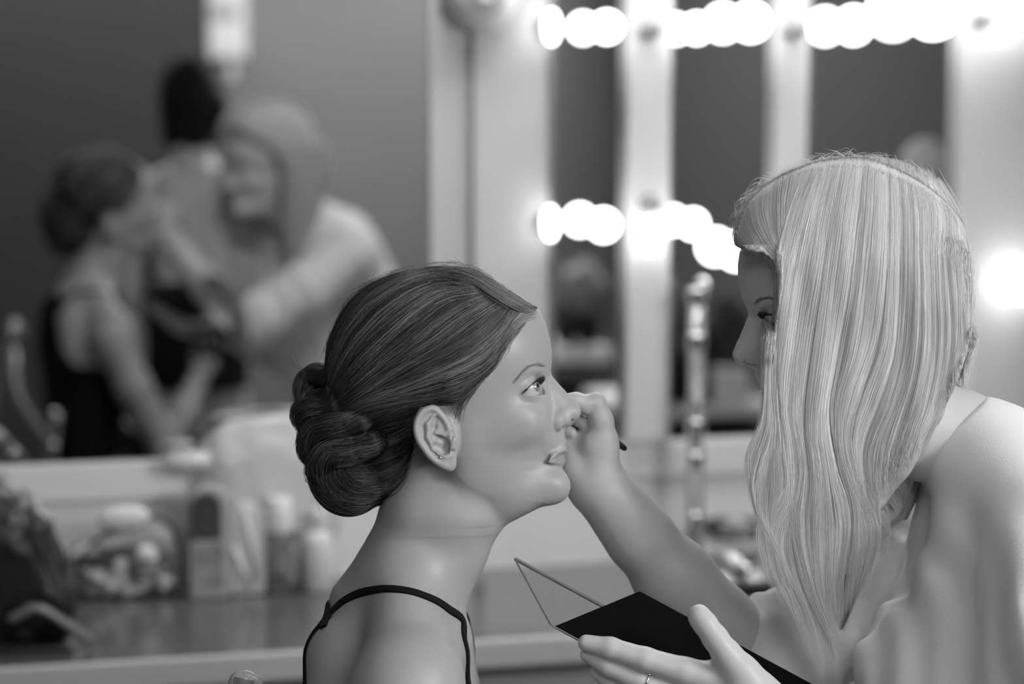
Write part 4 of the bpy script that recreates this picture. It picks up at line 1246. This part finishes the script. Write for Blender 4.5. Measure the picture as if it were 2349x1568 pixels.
# curved metal thing lying in front of a dark case
def lying(name, a, b, r, m, label, cat, z=.75):
    A = onto(*a, z); B = onto(*b, z)
    e = empty(name, (A + B) / 2 * np.array((1, 1, 0)) + ZZ * (z - r), label, cat)
    d = (B - A)
    mb = MB(); mb.tube([A, A + d * .03, A + d * .6, A + d * .92, B], [r * .7, r, r * .9, r * .8, r * .5], 16); mb.build('barrel', m, e, smooth=True)
    mb = MB(); mb.sphere(B, r * .85, 16, 10); mb.build('tip', M_CHROME, e, smooth=True)
    return e
lying('curling_tongs', (1612, 1232), (1712, 1306), .011, M_CHROME, 'bright metal curling tongs leaning over the dark case', 'curling tongs', .81)
e = empty('makeup_case', wp(*local(1690, 1400)[:2], .7305), 'small dark rounded case on the counter beside the blonde woman\'s arm', 'case')
tt, hh, _ = local(1690, 1420)
e.location = Vector(wp(tt, hh, .7305))
mb = MB(); wbox(mb, tt - .062, tt + .075, hh - .05, hh + .05, .7305, .785); mb.build('case_body', mat('case_black', .015, .4), e, bevel=.02, seg=5)
mb = MB(); wbox(mb, tt - .060, tt + .073, hh - .048, hh + .048, .787, .797); mb.build('lid', mat('case_lid', .03, .3), e, bevel=.005, seg=3)
tt, hh, _ = local(1690, 1300)
e = empty('glass_dish', wp(tt, hh, .7305), 'clear round glass dish behind the dark case', 'dish')
e.location = Vector(wp(tt, max(hh, .07), .7305)); hh = max(hh, .07)
mb = MB(); mb.lathe(wp(tt, hh, .7305), [(.022, 0), (.040, .02), (.052, .05), (.055, .075), (.052, .075), (.049, .05), (.037, .023), (.02, .006)], 32, axis=ZZ, closed=False); mb.build('bowl', M_GLASS, e, smooth=True)
for k, (dt, lab) in enumerate(((-.012, 0), (.014, 1))):
    pass

# flowered pouch
def noisecol(name, lo, hi, scale, rough=.5, kind='VORONOI', thr=(.35, .6)):
    m = mat(name, lo, rough); nt = m.node_tree; b = nt.nodes['Principled BSDF']
    tc = nt.nodes.new('ShaderNodeTexCoord')
    if kind == 'VORONOI':
        n = nt.nodes.new('ShaderNodeTexVoronoi'); n.inputs['Scale'].default_value = scale; out = n.outputs['Distance']
        no = nt.nodes.new('ShaderNodeTexNoise'); no.inputs['Scale'].default_value = scale * .8
        mx = nt.nodes.new('ShaderNodeMixRGB'); mx.inputs[0].default_value = .16
        nt.links.new(tc.outputs['Object'], mx.inputs[1]); nt.links.new(no.outputs['Color'], mx.inputs[2]); nt.links.new(tc.outputs['Object'], no.inputs['Vector'])
        nt.links.new(mx.outputs[0], n.inputs['Vector'])
    else:
        n = nt.nodes.new('ShaderNodeTexNoise'); n.inputs['Scale'].default_value = scale; n.inputs['Detail'].default_value = 3; out = n.outputs['Fac']
        nt.links.new(tc.outputs['Object'], n.inputs['Vector'])
    mr = nt.nodes.new('ShaderNodeMapRange'); mr.inputs['From Min'].default_value = thr[0]; mr.inputs['From Max'].default_value = thr[1]
    mr.inputs['To Min'].default_value = hi; mr.inputs['To Max'].default_value = lo
    nt.links.new(out, mr.inputs['Value']); nt.links.new(mr.outputs[0], b.inputs['Base Color'])
    return m
M_FLOR = noisecol('flower_print', .05, .75, 22, thr=(.25, .62))
M_FLORD = noisecol('dark_flower_print', .02, .40, 26, thr=(.2, .5))

def blob(name, m, par, c, size, seed, amp=.12, sub=5, squash=1., M=None, top=None):
    """crumpled soft shape"""
    import bmesh
    bm = bmesh.new(); bmesh.ops.create_icosphere(bm, subdivisions=sub, radius=1.)
    from mathutils import noise
    r = random.Random(seed); off = Vector((r.uniform(0, 50), r.uniform(0, 50), r.uniform(0, 50)))
    V = []; 
    for v in bm.verts:
        p = v.co.copy(); q = abs(p.x) ** squash * (1 if p.x > 0 else -1), abs(p.y) ** squash * (1 if p.y > 0 else -1), abs(p.z) ** squash * (1 if p.z > 0 else -1)
        d = 1 + amp * noise.noise(p * 1.7 + off) + amp * .6 * noise.noise(p * 4.1 + off) + amp * .14 * (1 - abs(noise.noise(p * 5 + off)) * 2)
        q = np.array(q) * d * np.array(size)
        if top: q = top(q)
        q[2] = max(q[2], -size[2] * .98)
        V.append(np.array(c) + WM @ q)
    F = [tuple(v.index for v in f.verts) for f in bm.faces]; bm.free()
    return mesh_obj(name, V, F, m, par, True)

t, h, _ = local(292, 1378); w = hit(425, 1300, h)[0] - hit(160, 1300, h)[0]
e = empty('cosmetics_pouch', wp(t, h, .7305), 'flower-printed pouch with a curved clear top on the counter', 'pouch')
h0 = max(h - .05, .05)
blob('pouch_body', M_FLOR, e, wp(t, h0, .7305 + .044), (w / 2, .045, .045), 3, .05, squash=.62)
prof = [(-w * .46, .055), (-w * .30, .085), (-.0, .118), (w * .22, .128), (w * .40, .112), (w * .47, .08), (w * .46, .045)]
P = spline([(a, 0, b) for a, b in prof], 40)
mb = MB(); mb.tube([wp(t + p[0], h0 + .024, .7305 + p[2]) for p in P], .0028, 10); mb.build('zip_rim', mat('zip_grey', .10, .5), e, smooth=True)
mb = MB(); V = []; F = []
for i, p in enumerate(P):
    for k in range(6):
        u = k / 5; zz = .035 + (p[2] - .035) * u
        V.append(wp(t + p[0], h0 + .022 + .010 * math.sin(u * 3.1), .7305 + zz)); 
        if i < len(P) - 1 and k < 5: F.append((i * 6 + k, i * 6 + k + 1, (i + 1) * 6 + k + 1, (i + 1) * 6 + k))
mb.add(V, F); ww = mb.build('window', mat('milky_film', .42, .3, trans=.15), e, smooth=True); sm = ww.modifiers.new('s', 'SOLIDIFY'); sm.thickness = .0006
tt, zz = hit(285, 1186, h0 + .055)
e = empty('powder_compact', wp(tt, h0 + .052, zz - .02), 'white oval compact tucked in the clear top of the flowered pouch', 'compact')
mb = MB(); mb.sphere(wp(tt, h0 + .054, zz), (.040, .008, .019), 32, 16, WM); mb.build('compact_lid', mat('white_plastic', .85, .3), e, smooth=True)
mb = MB(); mb.sphere(wp(tt, h0 + .051, zz - .004), (.041, .008, .018), 32, 16, WM); mb.build('compact_base', mat('grey_plastic', .35, .3), e, smooth=True)

# upright pack with a dark rounded window
t, h, _ = local(468, 1352); h = max(h, .12); ww = (hit(515, 1300, h)[0] - hit(420, 1300, h)[0]) / 2; zt = hit(468, 1108, h)[1]
def arch(mb, t, h0, h1, w, z0, z1, n=16):
    P = [(t - w, z0), (t + w, z0)] + [(t + w * math.cos(a), z1 - w + w * math.sin(a)) for a in np.linspace(0, math.pi, n)]
    k = len(P); V = [wp(a, h0, b) for a, b in P] + [wp(a, h1, b) for a, b in P]
    return mb.add(V, [tuple(range(k)), tuple(range(2 * k - 1, k - 1, -1))] + [(i, (i + 1) % k, k + (i + 1) % k, k + i) for i in range(k)])
e = empty('cosmetics_pack', wp(t, h, .7305), 'upright pale pack with a dark rounded window, right of the flowered pouch', 'pack')
mb = MB(); arch(mb, t, h - .02, h + .02, ww, .7305, zt); mb.build('shell', mat('pack_pale', .42, .3), e, bevel=.006, seg=3)
mb = MB(); arch(mb, t - .006, h + .0205, h + .023, ww * .72, .7305 + (zt - .7305) * .53, zt - .012); mb.build('dark_window', mat('pack_dark', .06, .3), e)
mb = MB(); wbox(mb, t - ww * .7, t + ww * .6, h + .0205, h + .022, .75, .7305 + (zt - .7305) * .48); mb.build('paper_insert', noisecol('insert', .15, .35, 30, kind='NOISE'), e)
# zip bag with pale sticks
t, h, _ = local(560, 1350); h = max(h, .11)
e = empty('zip_bag', wp(t, h, .7305), 'small clear zip bag of pale sticks beside the pack', 'bag')
mb = MB(); arch(mb, t, h - .012, h + .012, (hit(600, 1300, h)[0] - hit(520, 1300, h)[0]) / 2, .7305, hit(560, 1150, h)[1]); mb.build('film', M_FILM, e, bevel=.006, seg=3)
for (a, b) in (((535, 1255), (575, 1345)), ((560, 1165), (592, 1330))):
    A = wp(hit(*a, h + .016)[0], h + .016, hit(*a, h + .016)[1]); B = wp(hit(*b, h + .016)[0], h + .016, max(hit(*b, h + .016)[1], .737))
    mb = MB(); mb.tube([A, B], .0045, 12); mb.build('pale_stick', mat('stick_white', .75, .4), e, smooth=True)
# patterned jar with white lid
t, h, _ = local(642, 1352); h = max(h, .11); r = (hit(683, 1300, h)[0] - hit(603, 1300, h)[0]) / 2; z1 = hit(642, 1216, h)[1]; z2 = hit(642, 1140, h)[1]
e = empty('cosmetics_jar', wp(t, h, .7305), 'speckled grey jar with a tall white lid standing by the counter wall', 'jar')
mb = MB(); mb.lathe(wp(t, h, .7305), [(r * .9, 0), (r, .004), (r, z1 - .7305 - .004), (r * .92, z1 - .7305)], 32); mb.build('jar_body', noisecol('speckle', .08, .32, 60, kind='NOISE', thr=(.4, .6)), e, smooth=True)
mb = MB(); mb.lathe(wp(t - .004, h, z1), [(r * .78, 0), (r * .8, .004), (r * .8, z2 - z1 - .004), (r * .7, z2 - z1)], 32); mb.build('lid', mat('lid_white', .8, .3), e, smooth=True)
# white bottle
t, h, _ = local(722, 1345); h = max(h, .11); r = (hit(760, 1300, h)[0] - hit(688, 1300, h)[0]) / 2; z1 = hit(722, 1215, h)[1]
e = empty('lotion_bottle', wp(t, h, .7305), 'plain white bottle just behind the seated woman\'s bun', 'bottle')
mb = MB(); mb.lathe(wp(t, h, .7305), [(r * .9, 0), (r, .005), (r, z1 - .7305 - .02), (r * .8, z1 - .7305 - .006), (r * .4, z1 - .7305)], 32); mb.build('bottle_body', mat('bottle_white', .72, .35), e, smooth=True)
mb = MB(); mb.lathe(wp(t, h, z1 - .001), [(r * .42, 0), (r * .42, .03), (r * .34, .034)], 24); mb.build('cap', mat('cap_white', .8, .3), e, smooth=True)
# big pale plastic bag slumped against the mirror
t, h, _ = local(590, 1330)
e = empty('plastic_bag', wp(t, .03, .7305), 'large crumpled white plastic bag slumped against the big mirror', 'bag')
M_BAG = mat('bag_white', .72, .35, spec=.6, trans=.12, bump=.4, nscale=18)
def lean(q):
    q[0] *= .84 + .22 * (q[2] / .13); return q
tb = (hit(430, 1100, .05)[0] + hit(800, 1100, .05)[0]) / 2
blob('bag_body', M_BAG, e, wp(tb + .01, .054, .7305 + .134), ((hit(800, 1100, .05)[0] - hit(430, 1100, .05)[0]) / 2, .030, .134), 9, .08, squash=.7, top=lean, sub=6)
blob('bag_neck', M_BAG, e, wp(hit(436, 1040, .06)[0], .058, hit(411, 1050, .06)[1] - .006), (.042, .020, .018), 4, .12, sub=4)
# dark leather bag at the near end
t, h, _ = local(70, 1440)
e = empty('leather_bag', wp(t, h, .7305), 'dark slouched leather bag at the left end of the counter', 'bag')
M_LEA = mat('black_leather', .014, .38, spec=.5, bump=.12, nscale=14, noise=.4)
def slouch(q):
    q[0] += -.05 * (q[2] / .17) ** 1 - .02; return q
blob('bag_body', M_LEA, e, wp(t - .025, .33, .7305 + .121), (.088, .10, .122), 21, .15, squash=.75, top=slouch, sub=6)
mb = MB(); P = spline([wp(t - .10, .36, .84), wp(t - .085, .37, .93), wp(t - .05, .38, .95), wp(t - .015, .37, .91), wp(t + .015, .37, .83)], 30)
mb.tube(P, .010, 12, flat=.5); mb.build('handle', mat('leather_grey', .12, .4), e, smooth=True)
mb = MB(); mb.tube(spline([wp(t - .04, .435, .78), wp(t - .0, .44, .795), wp(t + .04, .44, .770), wp(t + .075, .43, .742)], 20), .016, 12, flat=.4); mb.build('strap', mat('strap_grey', .16, .35), e, smooth=True)
t, h, _ = local(25, 1455)
e = empty('folded_leaflet', wp(t, h, .7305), 'pale folded leaflet under the leather bag at the counter edge', 'leaflet')
mb = MB(); mb.box(wp(t - .01, h, .734), (.07, .05, .006), WM); mb.build('sheet', mat('paper', .5, .6), e, bevel=.001)

# ------------------------------------------------------------------ chair of the seated woman (metal back rods)
hipw = FB.w(np.array(vz(890, 2700, 0)))
cx_, cy_ = hipw[0], hipw[1]
chair = empty('chair', (cx_, cy_, 0), 'metal-framed chair the seated woman sits on, rods rising behind her', 'chair')
M_ROD = mat('chair_metal', .55, .25, metal=.8)
A1 = pw(562, 1552, 2.60); A2 = pw(505, 1800, 2.98)
seat_z = .44
mb = MB(); mb.box((cx_ + .06, cy_, seat_z - .03), (.42, .44, .04)); mb.build('seat', mat('seat_black', .03, .6), chair, bevel=.015, seg=3)
for A_, s_ in ((pw(562, 1556, 2.42), -1), (pw(545, 1640, 2.86), 1)):
    bx, by = cx_ - .17, cy_ + s_ * .19
    mb = MB(); mb.tube(spline([(bx, by, 0.0), (bx - .01, by, .45), (bx - .015, A_[1] * .5 + by * .5, (A_[2] + .45) / 2), tuple(A_)], 24), .011, 12)
    mb.build('back_rod', M_ROD, chair, smooth=True)
    mb = MB(); mb.tube([(cx_ + .25, by, 0), (cx_ + .24, by, seat_z - .03)], .011, 12); mb.build('leg', M_ROD, chair, smooth=True)
for A_ in (pw(562, 1556, 2.42),):
    mb = MB(); P = spline([A_ + np.array((-.011, 0, -.02)), A_ + np.array((-.010, 0, .0)), A_ + np.array((.003, 0, .003)), A_ + np.array((.012, 0, -.006)), A_ + np.array((.014, 0, -.03))], 20)
    mb.tube(P, .005, 10); mb.build('end_loop', mat('loop_clear', .8, .1, trans=.6), chair, smooth=True)
P0, P1 = pw(555, 1700, 2.42), pw(540, 1790, 2.86)
mb = MB(); mb.tube(spline([P0, (P0 + P1) / 2 + np.array((-.03, 0, 0)), P1], 16), .009, 12, flat=.6); mb.build('back_rail', M_ROD, chair, smooth=True)

# glass held by the seated woman
hp_ = FB.w(np.array(vz(1470, 1640, -325)))
e = empty('drinking_glass', hp_ - ZZ * .05, 'clear drinking glass in the seated woman\'s raised hand', 'glass')
mb = MB(); mb.lathe(hp_ - ZZ * .05, [(.022, 0), (.026, .002), (.031, .10), (.0295, .10), (.0245, .006), (.002, .005)], 28, closed=False); mb.build('tumbler', M_GLASS, e, smooth=True)

# ------------------------------------------------------------------ third woman, seen only in the mirror, back turned
P3 = refl(440, 330, 6.8); P3[2] = 0
SCL = .000419
w3 = empty('person', P3, 'dark-haired woman with a bob and bare back, seen from behind in the big mirror', 'person')
def T3(v):
    v = np.asarray(v, float)
    return P3 + (v[..., 0:1] - 1000) * SCL * WN - ZZ * (v[..., 1:2] - 860) * SCL * 1.0 + ZZ * 1.47 + v[..., 2:3] * SCL * WT
def w3body(G):
    G.chain([(1010, 1090, 0), (985, 1220, 0), (970, 1330, 0)], [112, 116, 140], 40)
    for sg in (-1, 1):
        G.cap((965, 1350, sg * 40), (975, 1440, sg * 330), 86, 88, 60)
        G.chain([(975, 1450, sg * 350), (960, 1780, sg * 400), (990, 2080, sg * 410), (1150, 2330, sg * 360), (1260, 2500, sg * 320)], [98, 84, 72, 66, 46], 40)
        G.cap((1260, 2500, sg * 320), (1330, 2620, sg * 300), 44, 34, 24)
        G.chain([(980, 2480, sg * 170), (985, 3300, sg * 180), (960, 4190, sg * 180)], [190, 118, 62], 50)
        G.cap((950, 4290, sg * 180), (1180, 4315, sg * 200), 58, 40, 30)
        G.cap((960, 1500, sg * 120), (965, 2150, sg * 100), 170, 160, 60)
    G.ell((985, 2400, 0), (240, 260, 370), 80)
GW = Grid(HALO, (1350, 1290, 205), 3.2); head_field(GW); w3body(GW)
Vh, Qh = GW.mesh(); Vh = relax(Vh, Qh, 1, .4); Qh = Qh[Vh[Qh].mean(1)[:, 1] < 1238]; tW = tint_head(Vh)
G3 = Grid((640, 1190, -600), (1460, 4400, 600), 10.0); head_field(G3); w3body(G3); V3, Q3 = G3.mesh(); Q3 = Q3[V3[Q3].mean(1)[:, 1] >= 1230]
Va, Qa, Ta = join([(Vh, Qh, tW), (V3, Q3, np.ones(len(V3)))])
class W3F:
    @staticmethod
    def w(v): return v
eyes(w3, W3F, T3, gaze=(.97, -.12, .0)); short_hairs(w3, W3F, T3, height(GW), GW)
o = mesh_obj('body', T3(Va), Qa, M_SKIN2, w3); set_tint(o, Ta)
K3 = Grid.__new__(Grid); K3.lo, K3.h, K3.n, K3.ax = G3.lo, G3.h, G3.n, G3.ax
X = G3.ax[0][:, None, None]; Y = G3.ax[1][None, :, None]; Z = G3.ax[2][None, None, :]
K3.F = G3.F.copy(); K3.chain([(985, 2330, 0), (985, 2650, 0), (985, 3300, 0)], [250, 300, 330], 60)
K3.F = smax(smax(K3.F - 14, -(K3.F + 22), 2), np.maximum(np.maximum(np.interp(X, [930, 1010], [2020, 1600]) - Y, Y - 3300), np.maximum((np.abs(Z) - 330) * (Y < 2700), -99) + 0 * X).astype(np.float32), 4).astype(np.float32)
v, q = K3.mesh(); mesh_obj('dress', T3(relax(v, q, 1, .5)), q, M_BLACK, w3)
G4 = Grid((700, 560, -260), (1300, 1260, 260), 7.0)
G4.ell((1022, 822, 0), (272, 244, 204), 20); G4.cap((930, 900, 110), (950, 1110, 130), 110, 70, 50); G4.cap((930, 900, -110), (950, 1110, -130), 110, 70, 50); G4.cap((860, 900, 0), (880, 1100, 0), 110, 90, 50)
X = G4.ax[0][:, None, None]; Y = G4.ax[1][None, :, None]; Z = G4.ax[2][None, None, :]
face = np.minimum(1120 + .2 * (860 - Y) - X, Y - 745) + 0 * Z
G4.F = smax(G4.F, -(-face).astype(np.float32) * -1, 10) if False else smax(G4.F, (-face).astype(np.float32) * (-1) * -1 * 0 - 30, 10)
G4.F = smax(G4.F, np.minimum(X - 1110, Y - 775).astype(np.float32) + 0 * Z, 14).astype(np.float32)
G4.F += (3 * np.sin(np.arctan2(Z, X - 1000) * 26)).astype(np.float32)
v, q = G4.mesh(); mesh_obj('hair', T3(relax(v, q, 2, .5)), q, mat('black_hair', .010, .75, spec=.2), w3)

# ------------------------------------------------------------------ what the mirrors show of the rest of the room
def wall_unit(px, py, label):
    P = refl(px, py, 9.4); t, h, z = wcoord(P)
    e = empty('towel_dispenser', wp(t, HF - .001, z), label, 'dispenser')
    mb = MB(); wbox(mb, t - .085, t + .085, HF - .12, HF - .001, z - .04, z + .24); mb.build('housing', mat('unit_white', .75, .4), e, bevel=.02, seg=4)
    mb = MB(); wbox(mb, t - .05, t + .05, HF - .121, HF - .117, z + .10, z + .16); mb.build('window', mat('unit_grey', .3, .3), e)
    mb = MB(); wbox(mb, t - .055, t - .035, HF - .09, HF - .086, z - .15, z - .03); wbox(mb, t + .02, t + .045, HF - .09, HF - .086, z - .11, z - .03); mb.build('paper_towel', mat('towel', .7, .8), e)
wall_unit(525, 110, 'white wall dispenser with paper hanging, above the dark-haired woman in the mirror')
wall_unit(1585, 130, 'white wall dispenser seen in the mirror by the clear tube')
# added near-black panel: the far wall's shade, painted, at the big mirror's left
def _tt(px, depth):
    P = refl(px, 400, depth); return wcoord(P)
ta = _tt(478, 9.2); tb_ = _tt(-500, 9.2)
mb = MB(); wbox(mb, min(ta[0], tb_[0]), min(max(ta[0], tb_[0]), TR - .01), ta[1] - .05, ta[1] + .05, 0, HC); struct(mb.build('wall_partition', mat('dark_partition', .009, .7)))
# tables of dark clothes low in the right-hand mirrors
def rrect(px0, px1, py0, py1, depth):
    """the upright rectangle in the room whose mirror image fills these pixels: t0, t1, h, z0, z1"""
    hh = wcoord(refl((px0 + px1) / 2, 900, depth))[1]
    def q(px, py):
        d = pw(px, py, 1.) - CAM; k = (-hh - (CAM - W0) @ WN) / (d @ WN); P = CAM + d * k
        return float((P - W0) @ WT), float(P[2])
    (a, z0), (b, z1) = q(px0, py1), q(px1, py0)
    return min(a, b), max(a, b), hh, z0, z1
def rtable(name, px0, px1, py0, py1, depth, dep, label, cat):
    a, b, hh, z0, z1 = rrect(px0, px1, py0, py1, depth)
    e = empty(name, wp((a + b) / 2, hh + dep / 2, 0), label, cat)
    mb = MB(); wbox(mb, a, b, hh, hh + dep, z0, z1); mb.build('table_top', mat('table_white', .85, .3), e, bevel=.004)
    for u in (a + .025, b - .025):
        for v in (hh + .03, hh + dep - .03):
            mb = MB(); mb.tube([wp(u, v, 0), wp(u, v, z0)], .012, 12); mb.build('leg', M_ROD, e, smooth=True)
    return a, b, hh, z1
T1 = rtable('side_table', 1440, 1800, 925, 962, 7.0, .45, 'low white table of clothes reflected behind the tall clear tube', 'table')
T2 = rtable('bench', 1284, 1404, 797, 832, 7.6, .40, 'white bench top reflected in the narrow mirror by the forehead', 'bench')
M_CL = [mat('cloth_dark_%s' % n, g, .9, noise=.6, nscale=20) for n, g in (('a', .010), ('b', .04), ('c', .16), ('d', .02))]
def rbundle(T, px, py, wpx, depth, m_, lab, dh=.1):
    a, b, hh, z1 = rrect(px - wpx / 2, px + wpx / 2, py, 990, depth)[:2] + (T[2], T[3])
    top = rrect(px - 5, px + 5, py, 990, depth)[4]
    hz = max((top - z1) / 2, .03)
    e = blob('clothes_bundle', M_CL[m_], None, wp((a + b) / 2, hh + dh, z1 + hz * .99), ((b - a) / 2, .075, hz), int(px + py), .26, sub=5, squash=.9)
    tag(e, lab, 'clothes', 'clothes reflected in the mirrors')
rbundle(T1, 1478, 760, 70, 7.0, 1, 'dark folded jumper reflected right beside the slim post')
rbundle(T1, 1560, 790, 84, 7.0, 0, 'black garment heap reflected left of the tall clear tube')
rbundle(T1, 1648, 850, 60, 7.0, 3, 'low black garment reflected just right of the tall clear tube')
rbundle(T1, 1530, 650, 120, 7.3, 2, 'grey scarf bundle reflected above the black garments', .32)
rbundle(T1, 1680, 700, 120, 7.3, 1, 'dark coat bundle reflected in front of the blonde woman\'s nose', .32)
rbundle(T2, 1312, 690, 46, 7.6, 3, 'black garment reflected at the left end of the bench')
rbundle(T2, 1368, 705, 46, 7.6, 0, 'black garment reflected at the right end of the bench')
rbundle(T2, 1340, 600, 100, 7.9, 2, 'grey coat reflected above the bench', .30)
def rcase(px0, px1, py0, py1, depth, lab, dep=.2):
    a, b, hh, z0, z1 = rrect(px0, px1, py0, py1, depth)
    e = empty('suitcase', wp((a + b) / 2, hh + dep, 0), lab, 'suitcase')
    mb = MB(); wbox(mb, a, b, hh + .06, hh + .06 + dep, .012, z1); mb.build('case_shell', mat('suitcase_black', .012, .5), e, bevel=.02, seg=3)
    mb = MB(); wbox(mb, a + .02, b - .02, hh + .055, hh + .058, z1 * .5, z1 * .5 + .02); mb.build('strap', mat('strap_dark', .05, .5), e)
rcase(1290, 1398, 850, 1000, 7.5, 'black suitcase standing under the reflected bench')
rcase(1465, 1770, 975, 1010, 6.95, 'black suitcase standing under the reflected white table')
a, b, hh, z0, z1 = rrect(1655, 1738, 835, 925, 6.95)
e = empty('white_box', wp((a + b) / 2, hh, T1[3]), 'bright white box among the dark clothes in the mirror', 'box')
mb = MB(); wbox(mb, a, b, T1[2] + .005, T1[2] + .02, T1[3] + .001, T1[3] + z1 - z0); mb.build('carton', mat('carton_white', .85, .5), e, bevel=.003)

# pale round shade
PL = refl(2122, 388, 6.2); tl, hl, zl = wcoord(PL)
e = empty('floor_lamp', wp(tl, hl, 0), 'unlit lamp with a pale round shade in the mirror behind the blonde head', 'lamp')
mb = MB(); mb.sphere(wp(tl, hl, zl), (.068, .068, .075), 32, 20); mb.build('shade', mat('shade_pale', .5, .6), e, smooth=True)
mb = MB(); mb.tube([wp(tl, hl, .02), wp(tl, hl, zl - .07)], .01, 12); mb.build('pole', M_ROD, e, smooth=True)
mb = MB(); mb.lathe(wp(tl, hl, 0), [(.13, 0), (.13, .012), (.02, .022)], 32); mb.build('base', M_ROD, e, smooth=True)

# ------------------------------------------------------------------ lights
def ceiling_light(t, h, sx, sy, e, label):  # unseen glowing panels added to fill and wash; the room's lamps are the bulbs
    o = empty('ceiling_light', wp(t, h, HC), label, 'light')
    mb = MB(); wbox(mb, t - sx / 2, t + sx / 2, h - sy / 2, h + sy / 2, HC - .05, HC - .001); mb.build('housing', mat('light_housing', .7, .5), o, bevel=.004)
    mb = MB(); wbox(mb, t - sx / 2 + .02, t + sx / 2 - .02, h - sy / 2 + .02, h + sy / 2 - .02, HC - .058, HC - .051); mb.build('diffuser', mat('lit_diffuser', 1, .5, emit=e), o)
LIGHTS = _L if '_L' in globals() else [(1.2, 3.6, 1.0, 1.3, 4.), (.75, .42, 1.2, .3, 20.), (-.1, 4.5, 1.6, .8, 11.)]
for i, L in enumerate(LIGHTS): ceiling_light(*L, ['dim square ceiling light panel near the camera on the right', 'long ceiling light panel close above the mirrors', 'wide ceiling light panel behind the camera'][i])
wl = empty('wall_light', wp(TR, 4.1, 2.02), 'long frosted light panel on the right-hand wall near the camera', 'light')  # unseen glowing panel added as key light on faces and hair
mb = MB(); wbox(mb, TR - .06, TR - .001, 3.35, 4.85, 2.02, 2.56); mb.build('housing', mat('panel_housing', .7, .5), wl, bevel=.004)
mb = MB(); wbox(mb, TR - .067, TR - .061, 3.38, 4.82, 2.05, 2.53); mb.build('diffuser', mat('lit_wall_diffuser', 1, .5, emit=40.), wl)
w = bpy.data.worlds.new('world'); scene.world = w; w.use_nodes = True
w.node_tree.nodes['Background'].inputs[0].default_value = (.5, .5, .5, 1); w.node_tree.nodes['Background'].inputs[1].default_value = .05
# ------------------------------------------------------------------ camera
cd = bpy.data.cameras.new('camera'); cam = bpy.data.objects.new('camera', cd); COL.objects.link(cam); scene.camera = cam
M = Matrix(((RGT[0], UPV[0], -FWD[0]), (RGT[1], UPV[1], -FWD[1]), (RGT[2], UPV[2], -FWD[2])))
cam.matrix_world = Matrix.Translation(Vector(CAM)) @ M.to_4x4()
cd.sensor_width = 36; cd.lens = 36 * FPX / 2349; cd.clip_start = .05; cd.clip_end = 50
cd.dof.use_dof = True; cd.dof.focus_distance = 2.40; cd.dof.aperture_fstop = 2.9
vs = scene.view_settings; vs.view_transform = 'Standard'; vs.look = 'None'; vs.gamma = 1; vs.use_curve_mapping = False; vs.exposure = 0.06
scene.cycles.max_bounces = 7; scene.cycles.glossy_bounces = 5; scene.cycles.transmission_bounces = 7; scene.cycles.caustics_reflective = False
scene.cycles.sample_clamp_indirect = 4.0
